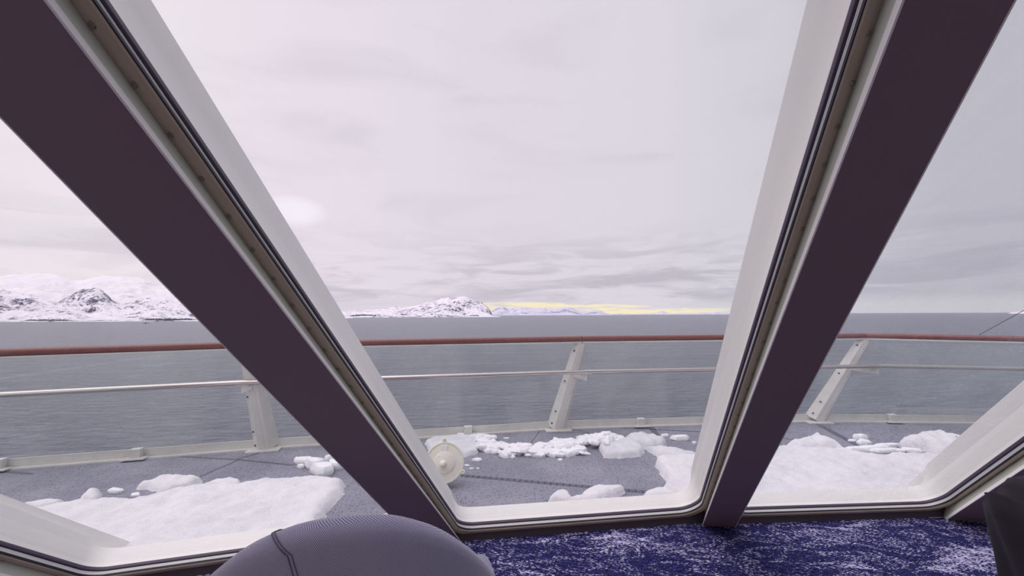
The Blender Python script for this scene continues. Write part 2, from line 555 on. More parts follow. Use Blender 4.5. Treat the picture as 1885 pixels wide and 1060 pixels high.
# edge lines: glass plane edge (g) and interior front edge of the beam (b), both as facet lines
F1.gL = shift(F1.pxline((0, 993), (125, 1031), -.0135), -.006); F1.bL = shift(F1.gL, -O_FR)
F1.bR = F1.pxline((0, 218), (713, 945), T_IN); F1.gR = shift(F1.bR, -O_FR)
F2.gL = shift(F2.pxline((203, 0), (806, 900), -.0135), -.006)
F2.bL = F2.pxline((85, 0), (828, 970), T_IN)
F2.gR = shift(F2.pxline((1524, 135), (1307, 850), -.0135), .006)
F2.bR = F2.pxline((1662, 0), (1290, 975), T_IN)
F3.bL = F3.pxline((1872, 0), (1376, 930), T_IN); F3.gL = shift(F3.bL, O_FR)
F3.gR = shift(F3.pxline((1885, 801), (1786, 874), -.0135), .006)
F3.bR = F3.pxline((1885, 862), (1742, 957), T_IN)


def next_facet(prev, side, ang, width, gap=.23):
    """a further window beside prev: side +1 right, -1 left"""
    e0, e1 = prev.ends(prev.gR if side > 0 else prev.gL, 0, ZG, ZT)
    dirn = Vector((math.cos(ang), math.sin(ang), 0)) * side
    a = e0 + dirn * gap
    d = (e0 - e1).normalized()
    B0, B1 = (a, a + dirn * width) if side > 0 else (a + dirn * width, a)
    f = Facet(B0, B1, d)
    mk = lambda p: (f.two(p), f.two(p) + Vector((0, 1)))
    f.gL = mk(B0); f.gR = mk(B1)
    f.bL = shift(f.gL, -O_FR); f.bR = shift(f.gR, O_FR)
    return f


F0 = next_facet(F1, -1, R_(34), 1.35)
F4 = next_facet(F3, 1, R_(-9), 1.35)
FAC = [F0, F1, F2, F3, F4]


def ring(f, o, t, rad=.115, seg=10):
    ctr = f.two((f.ends(f.gL, 0, 1.2, 1.2)[0] + f.ends(f.gR, 0, 1.2, 1.2)[0]) / 2)
    L = [offline(x, o, ctr) for x in (f.gL, f.bottom, f.gR, f.top)]
    cs = [isect(L[0], L[1]), isect(L[1], L[2]), isect(L[2], L[3]), isect(L[3], L[0])]
    pts = []
    r = rad + o
    for i in range(4):
        c, pv, nx = cs[i], cs[i - 1], cs[(i + 1) % 4]
        u1 = (pv - c).normalized(); u2 = (nx - c).normalized()
        half = math.acos(max(-1, min(1, u1.dot(u2)))) / 2
        tl = r / math.tan(half)
        O = c + (u1 + u2).normalized() * (r / math.sin(half))
        a = c + u1 * tl - O; b_ = c + u2 * tl - O
        a0 = math.atan2(a.y, a.x); a1 = math.atan2(b_.y, b_.x)
        da = (a1 - a0 + math.pi) % (2 * math.pi) - math.pi
        for k in range(seg + 1):
            aa = a0 + da * k / seg
            pts.append(O + Vector((math.cos(aa), math.sin(aa))) * r)
    def dep(p):
        if t > -.02: return t
        v = (p - f.bottom[0]).y - (f.bottom[1] - f.bottom[0]).normalized().y * (p - f.bottom[0]).x
        w = min(1, max(0, v / .13)); w = w * w * (3 - 2 * w)
        return t * (.57 + .43 * w)          # the sill part of the outer reveal is shallower
    return [f.to3(p, dep(p)) for p in pts]


def sweep(f, prof, name, mat, parent=None, smooth=False, closed_prof=False):
    rings = [ring(f, o, t) for o, t in prof]
    if closed_prof: rings.append(rings[0])
    b_ = MB(); b_.loft(rings, True, False)
    ob_ = b_.build(name, mat, parent)
    return shade_auto(ob_, 30)


def screw_mesh():
    b_ = MB()
    b_.disc((0, 0, 0), (0, 0, 1), [(.0062, -.003), (.0062, .001), (.0052, .0028), (.003, .0034), (.0014, .0024), (0, .0022)], 12)
    me = b_.build('screw', M['screw'])
    return me


screw0 = screw_mesh()
shade_auto(screw0, 40)
screw_data = screw0.data
bpy.data.objects.remove(screw0)


def add_screws(f, parent, side):
    line = f.gL if side < 0 else f.gR
    a, b_ = f.ends(line, .0400, .30, 2.25)
    n = int((b_ - a).length / .098)
    sgn = -side
    for i in range(n + 1):
        p = a + (b_ - a) * i / n - f.l * sgn * .017
        o = bpy.data.objects.new('screw', screw_data)
        COL.objects.link(o); o.parent = parent
        o.matrix_world = Matrix.Translation(p) @ f.n.to_track_quat('Z', 'Y').to_matrix().to_4x4()


for i, f in enumerate(FAC):
    rv = sweep(f, [(.075, T_OUT - .004), (.036, T_OUT - .004), (.031, T_OUT), (.014, -.095), (.004, -.020), (.0, -.0135), (.03, -.0135)], 'window_%d' % i, M['reveal'])
    struct(rv)
    rv.name = 'window_%d' % (i + 1)
    sweep(f, [(.012, -.0125), (-.004, -.0125), (-.006, -.007), (-.006, .0015), (-.003, .0055), (.012, .0055)], 'gasket', M['gasket'], rv)
    sweep(f, [(.012, .006), (-.001, .0065), (-.0015, .011), (-.0005, .012), (-.0015, .013), (-.001, .022), (.012, .022)], 'glazing_bead', M['bead'], rv)
    sweep(f, [(.014, .0225), (-.007, .0225), (-.008, .0235), (-.008, .0305), (-.007, .0315), (.014, .0315)], 'inner_seal', M['black'], rv)
    sweep(f, [(.012, .0318), (-.0055, .0318), (-.003, .0365), (.004, .0395), (.011, .0405), (.018, .0395), (O_FR, .0385), (.04, .0385)], 'frame_flange', M['flange'], rv)
    g = ring(f, .006, -.004)
    g2 = ring(f, .006, -.010)
    b_ = MB(); b_.loft([g, g2], True, True)
    b_.build('glass_pane', M['glass_hazy'] if i >= 3 else M['glass'], rv)
    if i in (1, 2, 3):
        add_screws(f, rv, -1); add_screws(f, rv, 1)


def beam(fa, fb, idx):
    """box beam between the right edge of facet fa and the left edge of facet fb"""
    def col(f, gl, bl, t, sgn, inset=0.):
        w = (t - 0.04) / (T_IN - .04)
        w = max(0, min(1, w))
        g0, g1 = f.ends(shift(gl, O_FR * sgn), t, 0, ZT + .06); b0, b1 = f.ends(bl, t, 0, ZT + .06)
        p0, p1 = g0.lerp(b0, w), g1.lerp(b1, w)
        return p0 + f.l * inset * sgn, p1 + f.l * inset * sgn
    A = lambda t, ins=0.: col(fa, fa.gR, fa.bR, t, 1, ins)
    B = lambda t, ins=0.: col(fb, fb.gL, fb.bL, t, -1, ins)

    def prism(poly):
        b_ = MB(); b_.loft([[p[0].lerp(p[1], k / 24) for p in poly] for k in range(25)], True, True)
        return b_
    # body from just behind the frame flange to the dark front
    body = prism([A(.040, .008), A(.086, .008), A(.089, .002), A(T_IN, .0025), B(T_IN, .0025), B(.089, .002), B(.086, .008), B(.040, .008)])
    o = body.build('trim_%d' % idx, M['beam'])
    struct(o)
    # inner core between window frames, below the cladding
    core = prism([A(-.012, .012), A(.038, .012), B(.038, .012), B(-.012, .012)])
    core.build('core_profile', M['flange'], o)
    for S in (A, B):
        prism([S(.039, .002), S(.078, .0008), S(.078, .008), S(.039, .010)]).build('side_panel', M['side'], o)
        prism([S(.0785, -.0005), S(.0965, -.0005), S(.0978, .0015), S(.0978, .004), S(.0785, .009)]).build('edge_strip', M['strip'], o)
    # outer white mullion
    prism([A(T_OUT + .001, .035), A(-.013, .012), B(-.013, .012), B(T_OUT + .001, .035)]).build('outer_mullion', M['reveal'], o)
    return o


for i in range(4): beam(FAC[i], FAC[i + 1], i + 1)

# ends of the window wall
def pts_at(f, side, t, z):
    return f.ends(f.gL if side < 0 else f.gR, t, z, z)[0]


def strip_along(tA, zA, tB, zB, name, mat, idx):
    pass


# apron under the glass (inside), outer coaming (outside), header at the ceiling
def wall_line(t, z, o_extra=0.):
    """plan polyline of all facets' surfaces at depth t and height z"""
    pts = []
    for k, f in enumerate(FAC):
        a = pts_at(f, -1, t, z); b_ = pts_at(f, 1, t, z)
        if k == 0: a = a - (b_ - a).normalized() * .3
        if k == len(FAC) - 1: b_ = b_ + (b_ - a).normalized() * .3
        pts += [a, b_]
    return pts


def ribbon_solid(lines, name, mat, kindname=None):
    """lines: list of polylines (closed profile order) with equal counts"""
    b_ = MB()
    n = len(lines[0])
    rings = [[ln[i] for ln in lines] for i in range(n)]
    b_.loft(rings, True, True)
    o = b_.build(name, mat)
    return o


def zshift(pts, z): return [Vector((p.x, p.y, z)) for p in pts]


# bottom of the frame at depth .068 sits at this height
def low_line(t, off):
    pts = []
    for k, f in enumerate(FAC):
        for sd in (-1, 1):
            p = pts_at(f, sd, 0, ZG) + f.n * t - f.up * off
            if k == 0 and sd < 0: p = p - f.s * .3
            if k == len(FAC) - 1 and sd > 0: p = p + f.s * .3
            pts.append(p)
    return pts


in_top = low_line(.0385, .026)
in_bot = zshift(low_line(.065, .03), -.02)
out_top = low_line(T_OUT * .57 + .002, .060)
out_bot = zshift(low_line(T_OUT * .57 + .002, .060), -.02)
mid_top = low_line(-.0, .014)
apron = ribbon_solid([in_top, in_bot, zshift(low_line(-.03, .06), -.02), mid_top], 'wall_front', M['apron'])
struct(apron)
coam = ribbon_solid([low_line(-.014, .0125), out_top, out_bot, zshift(low_line(-.03, .06), -.02)], 'outer_coaming', M['reveal'])
coam.parent = apron
# header above the windows
hl = wall_line(T_OUT, ZT - .02); hl2 = wall_line(.10, ZT - .02)
head = ribbon_solid([hl2, hl, zshift(hl, 2.7), zshift(hl2, 2.7)], 'trim_5', M['ceiling'])
struct(head)

# floor (carpet) up to the sill, ceiling, walls behind the camera
fl_front = zshift(low_line(.05, .05), 0)
XL, XR, YB = fl_front[0].x, fl_front[-1].x, -4.0
flo = MB()
poly = fl_front + [Vector((XR + .0, YB, 0)), Vector((XL, YB, 0))]
n_ = len(poly)
flo.add(poly + [p - Vector((0, 0, .1)) for p in poly], [tuple(range(n_)), tuple(range(2 * n_ - 1, n_ - 1, -1))] + [(i, (i + 1) % n_, (i + 1) % n_ + n_, i + n_) for i in range(n_)])
struct(flo.build('floor', M['carpet']))
cl_front = zshift(wall_line(.0, ZT), 2.46)
poly = cl_front + [Vector((XR, YB, 2.46)), Vector((XL, YB, 2.46))]
ce = MB(); ce.add(poly + [p + Vector((0, 0, .1)) for p in poly], [tuple(range(n_)), tuple(range(2 * n_ - 1, n_ - 1, -1))] + [(i, (i + 1) % n_, (i + 1) % n_ + n_, i + n_) for i in range(n_)])
struct(ce.build('ceiling', M['ceiling']))
wb = MB(); wb.box(((XL + XR) / 2, YB - .05, 1.25), XR - XL + .2, .1, 2.5)
struct(wb.build('wall_back', M['wall']))


def side_wall(name, x, sgn, f, sd, wn):
    a = pts_at(f, sd, 0, ZG); t_ = pts_at(f, sd, 0, ZT)
    a = a + Vector((.3 * sgn * f.s.x, .3 * sgn * f.s.y, 0)); t_ = t_ + Vector((.3 * sgn * f.s.x, .3 * sgn * f.s.y, 0))
    b_ = MB()
    off = Vector((.1 * sgn, 0, 0))

    def slab(y0, y1, z0, z1, y1b=None):
        q = [Vector((x, y0, z0)), Vector((x, y1, z0)), Vector((x, y1 if y1b is None else y1b, z1)), Vector((x, y0, z1))]
        b_.hexa(q + [p + off for p in q])
    y_end = min(a.y, 1.4)
    k_ = (t_.y - a.y) / (ZT - ZG)
    slab(YB, a.y + .05, -.02, .45, a.y + k_ * .4)
    slab(YB, t_.y + .05, 2.15, 2.5, t_.y)
    yw = t_.y - .05
    slab(yw - .0, a.y + k_ * .4, .45, 2.15, t_.y)
    for y0 in (YB, YB + 1.35, YB + 2.7):
        slab(y0, y0 + .15, .45, 2.15)
    struct(b_.build(name, M['wall']))
    g = MB(); g.box((x + .05 * sgn, (YB + yw) / 2, 1.3), .012, yw - YB, 1.7)  # unseen side glazing added to let more daylight onto beams and chair
    struct(g.build(wn, M['glass']))


side_wall('wall_left', XL, -1, FAC[0], -1, 'window_6')
side_wall('wall_right', XR, 1, FAC[-1], 1, 'window_7')

# unseen glowing ceiling panels added behind the seats to brighten beams and chair
mt, N = new_mat('added_fill_glow')
em = N.n('ShaderNodeEmission', inp={0: (1.0, .93, .86, 1), 1: 5.5})
N.n('ShaderNodeOutputMaterial', inp={0: em.outputs[0]})
M['fill_glow'] = mt
for i, (lx, ly) in enumerate([(x, y) for y in (-1.1, -2.2, -3.3) for x in (-2.4, -.8, .8, 2.4)]):
    root = empty('added_fill_panel', (lx, ly, 2.46))
    b_ = MB(); b_.box((0, 0, -.012), .6, .6, .02)
    bevel(b_.build('frame', M['strip'], root), .004)
    b_ = MB(); b_.box((0, 0, -.024), .54, .54, .006)
    b_.build('fill_diffuser', M['fill_glow'], root)
    tag(root, 'added unseen square fill panel under the lounge ceiling behind the seats', 'ceiling light', 'added fill panels')

# ------------------------------------------------------------------ outer deck
base_px = [(-330, 925), (0, 866), (490, 826), (1025, 790), (1500, 776), (1885, 781)]
base_pts = [atz(x, y, 0) for x, y in base_px]
# the base line with corner posts at indices 2,3,4 and ends extended
e_l = base_pts[1] + (base_pts[1] - base_pts[2]).normalized() * 2.2
e_r = base_pts[4] + (base_pts[5] - base_pts[4]).normalized() * 3.3
e_r2 = e_r + Vector((2.2, -1.5, 0))
e_l2 = e_l + Vector((-1.6, -2.0, 0))
BASE = [e_l2, e_l, base_pts[2], base_pts[3], base_pts[4], e_r, e_r2]
outer = [p + Vector((0, .12, 0)) for p in BASE]
inner = zshift(low_line(T_OUT * .57 + .01, .04), 0)
inner = [Vector((inner[0].x - 3.2, inner[0].y - 1.6, 0))] + inner + [Vector((inner[-1].x + 3.0, inner[-1].y - 1.0, 0))]
poly = outer + inner[::-1]
n_ = len(poly)
dk = MB(); dk.add(poly + [p - Vector((0, 0, .35)) for p in poly], [tuple(range(n_)), tuple(range(2 * n_ - 1, n_ - 1, -1))] + [(i, (i + 1) % n_, (i + 1) % n_ + n_, i + n_) for i in range(n_)])
bmq = dk.build('deck', M['deck'])
struct(bmq)
bm = bmesh.new(); bm.from_mesh(bmq.data); bmesh.ops.triangulate(bm, faces=[f_ for f_ in bm.faces if len(f_.verts) > 4]); bm.to_mesh(bmq.data); bm.free()

ds = MB()


def deck_line(p0, p1, w, ticks=0, mi=0, z=.0015):
    a, b_ = atz(*p0, 0), atz(*p1, 0)
    d = (b_ - a); L = d.length; d.normalize(); s_ = Vector((-d.y, d.x, 0))
    ds.add([a + s_ * w / 2 + Vector((0, 0, z)), a - s_ * w / 2 + Vector((0, 0, z)), b_ - s_ * w / 2 + Vector((0, 0, z)), b_ + s_ * w / 2 + Vector((0, 0, z))], [(0, 1, 2, 3)], mi)
    if ticks:
        k = 0.
        while k < L:
            c = a + d * k + Vector((0, 0, z + .001))
            h = w * .5
            ds.add([c + s_ * h - d * .004, c - s_ * h - d * .004, c - s_ * h + d * .004, c + s_ * h + d * .004], [(0, 1, 2, 3)], 1)
            k += ticks


deck_line((850, 875), (1240, 910), .045, .05)
deck_line((1040, 783), (1300, 795), .02, .05)
deck_line((1194, 780), (1213, 806), .07)
deck_line((893, 788), (855, 812), .07)
deck_line((998, 788), (975, 818), .006, mi=1)
deck_line((1500, 778), (1580, 820), .07)
deck_line((1015, 797), (1085, 797), .006, mi=1)
deck_line((1085, 797), (1046, 788), .006, mi=1)
deck_line((290, 838), (440, 846), .02)
deck_line((435, 846), (490, 830), .012, mi=1)
deck_line((440, 846), (540, 856), .03)
deck_line((440, 846), (350, 885), .02)
deck_line((0, 868), (60, 872), .03)
deck_line((1430, 806), (1500, 812), .02, .05)
deck_line((950, 786), (935, 802), .005, mi=1)
o = ds.build('deck_joint', None, bmq, mats=[M['deckstrip'], M['decktick']])

# ------------------------------------------------------------------ railing
TOPZ = 1.065
top_v = [atz(x, y, TOPZ) for x, y in ((0, 648.5), (455, 634.2), (1070, 623.3), (1593, 617.6), (1885, 623.5))]
t_l = top_v[1] + (top_v[0] - top_v[1]).normalized() * ((e_l - base_pts[2]).length)
t_r = top_v[3] + (top_v[4] - top_v[3]).normalized() * 3.0
TOP = [t_l + Vector((-1.5, -2.0, 0)), t_l, top_v[1], top_v[2], top_v[3], t_r, t_r + Vector((2.0, -1.6, 0))]
mid_px = [(0, 726.5), (445, 704), (1080, 684.2), (1617, 673.5), (1885, 679)]
MIDZ = .70
mid_v = [atz(x, y, MIDZ) for x, y in mid_px]
m_l = mid_v[1] + (mid_v[0] - mid_v[1]).normalized() * 2.8
m_r = mid_v[3] + (mid_v[4] - mid_v[3]).normalized() * 3.2
MIDR = [m_l + Vector((-1.5, -2.0, 0)), m_l, mid_v[1], mid_v[2], mid_v[3], m_r, m_r + Vector((2.0, -1.6, 0))]
seg_names = ['', 'on the far left', 'left of the middle window', 'in the middle', 'on the right', '']


def frame_of(a, b_):
    d = (b_ - a).normalized()
    return d


def flow(P0, P1, g=.0):
    d = (P1 - P0).normalized()
    return P0 + d * g, P1 - d * g


where = {1: 'running off the left edge behind the left window', 2: 'seen through the middle window left of its slanted post',
         3: 'between the middle and the right slanted posts', 4: 'right of the right slanted post', 0: 'beyond the left edge of the view', 5: 'beyond the right edge of the view'}
for k in range(1, 5):
    a, b_ = flow(TOP[k], TOP[k + 1], .006)
    h = MB(); h.tube([a, b_], .032, 18)
    o = shade_auto(h.build('handrail', M['wood']))
    tag(o, 'red-brown wooden handrail length ' + where[k], 'handrail', 'handrail lengths')
    d = (b_ - a).normalized()
    sd = Vector((-d.y, d.x, 0))
    h = MB(); h.box((a + b_) / 2 - Vector((0, 0, .041)), (b_ - a).length, .05, .02, d, sd, d.cross(sd))
    bevel(h.build('rail_seat', M['white_steel'], o), .004)['label'] = 'white flat bar under the wooden rail'
    # mid rail tube
    a, b_ = flow(MIDR[k], MIDR[k + 1], .001)
    h = MB(); h.tube([a, b_], .024, 16)
    o = shade_auto(h.build('middle_rail', M['tube']))
    tag(o, 'steel tube middle rail ' + where[k], 'rail', 'middle rail tubes')
    # base plate strip with upstand, and its clip
    a, b_ = BASE[k], BASE[k + 1]
    d = (b_ - a).normalized(); sd = Vector((-d.y, d.x, 0))
    h = MB()
    h.box((a + b_) / 2 + sd * .03 + Vector((0, 0, .045)), (b_ - a).length, .014, .09, d, sd)
    h.box((a + b_) / 2 + sd * .0 + Vector((0, 0, .008)), (b_ - a).length, .06, .016, d, sd)
    o = h.build('toe_plate', M['white_steel'])
    tag(o, 'low cream steel toe plate ' + where[k], 'toe plate', 'toe plates along the deck edge')
    cfs = {1: [(0, 865), (265, 838)], 2: [(860, 796)], 3: [(1172, 780)], 4: [(1640, 777)]}[k]
    for q in cfs:
        c = atz(*q, 0)
        c = a + d * ((c - a).dot(d))
        h = MB()
        h.box(c + Vector((0, 0, .018)) - sd * .03, .19, .08, .014, d, sd)
        h.box(c + Vector((0, 0, .06)) - sd * .005, .085, .06, .085, d, sd)
        h.disc(c + d * .068 - sd * .04 + Vector((0, 0, .024)), (0, 0, 1), [(.009, 0), (.009, .008), (0, .009)], 6)
        h.disc(c - d * .068 - sd * .04 + Vector((0, 0, .024)), (0, 0, 1), [(.009, 0), (.009, .008), (0, .009)], 6)
        bevel(h.build('clip_bracket', M['white_steel'], o), .003)
    # glass
    gb0, gb1 = BASE[k] + sd * .045 + Vector((0, 0, .075)), BASE[k + 1] + sd * .045 + Vector((0, 0, .075))
    ta, tb = TOP[k] + sd * .03 + Vector((0, 0, -.03)), TOP[k + 1] + sd * .03 + Vector((0, 0, -.03))
    gb0, gb1 = gb0 + d * .03, gb1 - d * .03
    ta, tb = ta + d * .03, tb - d * .03
    h = MB(); off = sd * .01
    h.hexa([gb0, gb1, gb1 + off, gb0 + off, ta, tb, tb + off, ta + off])
    o = h.build('glass_panel', M['rail_glass'])
    tag(o, 'clear glass railing panel ' + where[k], 'glass panel', 'glass railing panels')
    h = MB(); h.box((gb0 + gb1) / 2 - sd * .004 + Vector((0, 0, .008)), (gb1 - gb0).length, .006, .016, d, sd)
    h.build('bottom_seal', M['black'], o)


def post(k, label):
    b0, t0, mp = BASE[k], TOP[k] - Vector((0, 0, .05)), MIDR[k]
    din, dout = (BASE[k] - BASE[k - 1]).normalized(), (BASE[k + 1] - BASE[k]).normalized()
    along = (din + dout).normalized()
    root = empty('railing_post', b0)
    inv = Vector(b0)
    ax = (t0 - b0).normalized()
    side = along.cross(Vector((0, 0, 1))).normalized()     # points inboard
    if side.dot(EYE - b0) < 0: side = -side
    fr = (side - ax * side.dot(ax)).normalized()
    sd = ax.cross(fr).normalized()
    if sd.dot(along) < 0: sd = -sd
    # tapered hollow folded post: centre web with two angled flanges
    def sec(p, w, dp):
        return [p - sd * w - fr * dp * .35, p - sd * w * .42 + fr * dp * .5, p + sd * w * .42 + fr * dp * .5, p + sd * w - fr * dp * .35,
                p + sd * w * .9 - fr * (dp * .5), p - sd * w * .9 - fr * (dp * .5)]
    sb, st = .118, .080
    rings = [sec(b0 - inv + ax * (t * (t0 - b0).length), sb + (st - sb) * t, .11 - .055 * t) for t in (0.01, .35, .7, 1)]
    h = MB(); h.loft(rings, True, True)
    o = bevel(h.build('post_body', M['white_steel'], root), .005)
    # foot plate
    h = MB()
    h.box(Vector((0, 0, .008)) + side * .02, .30, .2, .018, along, side.cross(Vector((0, 0, 1))).cross(Vector((0, 0, 1))) * -1)
    bevel(h.build('foot_plate', M['white_steel'], root), .004)
    # weld seam down the middle
    h = MB(); hgt = (t0 - b0).length
    h.tube([ax * (hgt * .05) + fr * .0535 + sd * .01, ax * (hgt * .45) + fr * .042 + sd * .008, ax * (hgt * .96) + fr * .0285], .004, 6)
    h.build('weld_seam', M['white_steel'], root)
    # flange bolts
    for t in (.06, .2, .55, .9):
        w = sb + (st - sb) * t
        p = ax * (hgt * t) - sd * w * .72 + fr * (.11 - .055 * t) * .12
        nrm = (fr * .6 - sd * .5).normalized()
        h = MB(); h.disc(p - nrm * .003, nrm, [(.010, 0), (.010, .006), (.007, .010), (0, .010)], 8)
        h.build('bolt', M['bolt'], root)
    # bracket carrying the middle rail: wedge plate from the post to below the tube
    m0 = mp - inv
    tt = (MIDZ - .04) / t0.z
    pc = ax * (hgt * tt) + fr * .04
    end = m0 + Vector((0, 0, -.030))
    dd = (end - pc); dd.z = 0
    q = [pc + Vector((0, 0, .012)), pc + Vector((0, 0, -.022)), end + Vector((0, 0, -.075)), end + Vector((0, 0, .008))]
    thick = dd.cross(Vector((0, 0, 1))).normalized() * .006 if dd.length > .01 else along * .006
    h = MB(); h.hexa([p - thick for p in q] + [p + thick for p in q])
    h.box(end + Vector((0, 0, .008)), .12, .035, .008, along, along.cross(Vector((0, 0, 1))))
    bevel(h.build('rail_bracket', M['white_steel'], root), .003)['label'] = 'pointed bracket plate carrying the middle rail'
    tag(root, label, 'railing post', 'slanted railing posts')


post(2, 'cream steel railing post left of the left window beam, half hidden by it')
post(3, 'cream slanted railing post in the middle window')
post(4, 'cream slanted railing post just right of the right window beam')

# dark wire climbing right from the handrail
wa, wb_ = atz(1800, 618, 1.09), None
h = MB()
p0 = atY(1803, 616, wa.y + .02)
p1 = atY(1885, 571, wa.y + .5)
p2 = p1 + (p1 - p0) * 3.5
h.tube([p0, p1, p2], .0035, 6)
tag(h.build('stay_wire', M['wire']), 'thin dark wire rising to the right from the handrail', 'wire')

# ------------------------------------------------------------------ snow and ice
def inpoly_dist(px, py, P):
    """signed distance (positive inside), numpy"""
    n = len(P)
    dmin = np.full(px.shape, 1e9); ins = np.zeros(px.shape, bool)
    for i in range(n):
        x0, y0 = P[i]; x1, y1 = P[(i + 1) % n]
        ex, ey = x1 - x0, y1 - y0
        t = np.clip(((px - x0) * ex + (py - y0) * ey) / (ex * ex + ey * ey + 1e-12), 0, 1)
        dmin = np.minimum(dmin, np.hypot(px - x0 - t * ex, py - y0 - t * ey))
        c = ((y0 > py) != (y1 > py)) & (px < (x1 - x0) * (py - y0) / (y1 - y0 + 1e-12) + x0)
        ins ^= c
    return np.where(ins, dmin, -dmin)


def snow_field(name, pxs, th, edge, label, step=.02, rough=.03, seed=0, mat='snow', lump=.35, cat='snow', group=None, world=None):
    P = [(atz(x, y, th * .4).x, atz(x, y, th * .4).y) for x, y in pxs] if world is None else world
    xs = [p[0] for p in P]; ys = [p[1] for p in P]
    gx = np.arange(min(xs) - .06, max(xs) + .06 + step, step); gy = np.arange(min(ys) - .06, max(ys) + .06 + step, step)
    GX, GY = np.meshgrid(gx, gy)
    D = inpoly_dist(GX, GY, P)
    nz = np.zeros(GX.shape); nl = np.zeros(GX.shape); ne = np.zeros(GX.shape)
    so = seed * 7.31
    for i in range(GX.shape[0]):
        for j in range(GX.shape[1]):
            if D[i, j] < -.08: continue
            x, y = GX[i, j], GY[i, j]
            ne[i, j] = noise.fractal(Vector((x * 9, y * 9, so)), 1, 2, 4)
            nl[i, j] = noise.fractal(Vector((x * 2.5, y * 2.5, so + 5)), 1, 2, 3)
            nz[i, j] = noise.fractal(Vector((x * 12, y * 12, so + 9)), 1, 2, 3)
    D = D + ne * rough
    T = np.clip(D / edge, 0, 1)
    T = np.sqrt(1 - (1 - T) ** 2)
    Hh = T * th * (1 + lump * nl + .20 * nz)
    Hh = np.where(D < 0, -.004, np.maximum(Hh, .001))
    idx = -np.ones(GX.shape, int); vs = []; fs = []
    keep = np.zeros(GX.shape, bool)
    I = D > 0
    for i in range(GX.shape[0] - 1):
        for j in range(GX.shape[1] - 1):
            if I[i, j] or I[i + 1, j] or I[i, j + 1] or I[i + 1, j + 1]:
                q = []
                for (a, b_) in ((i, j), (i, j + 1), (i + 1, j + 1), (i + 1, j)):
                    if idx[a, b_] < 0:
                        idx[a, b_] = len(vs); vs.append((GX[a, b_], GY[a, b_], Hh[a, b_]))
                    q.append(idx[a, b_])
                fs.append(tuple(q))
    cx = sum(v[0] for v in vs) / len(vs); cy = sum(v[1] for v in vs) / len(vs)
    vs = [(v[0] - cx, v[1] - cy, v[2]) for v in vs]
    o = mesh(name, vs, fs, M[mat], smooth=True)
    o.location = (cx, cy, 0)
    tag(o, label, cat, group)
    return o


def wallpt(xpx, k=None, off=.0):
    """a deck point against the outer coaming in the direction of image column xpx"""
    d = ray(xpx, 900); d = Vector((d.x, d.y, 0)).normalized()
    ln = out_bot
    for i in range(len(ln) - 1):
        a, b_ = ln[i], ln[i + 1]
        e = b_ - a
        den = d.x * e.y - d.y * e.x
        t = (a.x * e.y - a.y * e.x) / den
        u = (a.x * d.y - a.y * d.x) / den
        if t > 0 and -0.001 <= u <= 1.001:
            q = d * t
            q += Vector((d.x, d.y, 0)) * (.012 + off)
            return (q.x, q.y)
    return (d.x * 3, d.y * 3)


def wp(pxs, th): return [(atz(x, y, th * .5).x, atz(x, y, th * .5).y) for x, y in pxs]


S1 = wp([(60, 936), (110, 926), (180, 920), (250, 918), (300, 906), (340, 898), (380, 893), (450, 892), (500, 886), (545, 879), (590, 877), (622, 881), (634, 887), (630, 898), (612, 918), (598, 938), (588, 962)], .08) + [wallpt(590), wallpt(450), wallpt(300), wallpt(150), wallpt(30), wallpt(-100)]
snow_field('snow_slab', None, .075, .07, 'large crusted snow sheet on the deck outside the left window', .022, .018, 1, world=S1, lump=.25)
R1 = wp([(1203, 845), (1240, 842), (1290, 840), (1360, 832), (1430, 826), (1500, 827), (1550, 830), (1590, 835), (1625, 838), (1650, 836), (1690, 838), (1730, 842), (1780, 842), (1885, 850)], .08) + \
    [wallpt(1885), wallpt(1760), wallpt(1600), wallpt(1450), wallpt(1330)] + wp([(1228, 905), (1218, 899), (1228, 880), (1218, 862)], .08)
snow_field('snow_slab', None, .085, .06, 'wide snow sheet on the deck from the right window beam across the right window', .022, .02, 2, world=R1, lump=.22)
snow_field('snow_mound', [(1010, 922), (1022, 906), (1045, 907), (1055, 915), (1085, 903), (1105, 898), (1145, 897), (1151, 901), (1135, 912), (1090, 925)], .05, .05,
           'low snow patch at the sill in the bottom of the middle window', .015, .02, 3)
snow_field('snow_mound', [(1188, 905), (1205, 899), (1235, 897), (1260, 897), (1262, 915), (1190, 915)], .05, .05, 'snow drift in the bottom right corner of the middle window', .015, .02, 13)
snow_field('snow_mound', [(252, 894), (278, 886), (300, 880), (330, 876), (358, 877), (374, 883), (352, 892), (310, 900), (285, 896)], .06, .07,
           'rounded snow lump lying behind the large left snow sheet', .014, .035, 4)
snow_field('snow_mound', [(146, 921), (155, 910), (166, 905), (184, 905), (187, 912), (178, 921)], .07, .06, 'small snow knob on the far edge of the left snow sheet', .012, .02, 5)
snow_field('snow_mound', [(46, 929), (75, 922), (98, 919), (125, 919), (110, 926), (70, 935)], .035, .04, 'ragged thin snow at the far left end of the left snow sheet', .012, .03, 6)
snow_field('snow_mound', [(378, 890), (400, 882), (425, 882), (445, 885), (440, 892), (395, 896)], .035, .04, 'crumbly snow on the far rim of the left snow sheet', .012, .035, 7)
snow_field('snow_mound', [(1436, 817), (1455, 812), (1475, 810), (1490, 801), (1500, 799), (1515, 803), (1530, 811), (1548, 820), (1556, 827), (1525, 826), (1480, 823)], .12, .16,
           'peaked snow mound beside the right window beam', .016, .03, 8, lump=.4)
snow_field('snow_mound', [(1653, 815), (1668, 808), (1690, 803), (1730, 803), (1765, 808), (1800, 815), (1790, 828), (1740, 829), (1712, 822), (1680, 820)], .13, .15,
           'long rounded snow mound at the right end of the right window', .016, .035, 9, lump=.4)
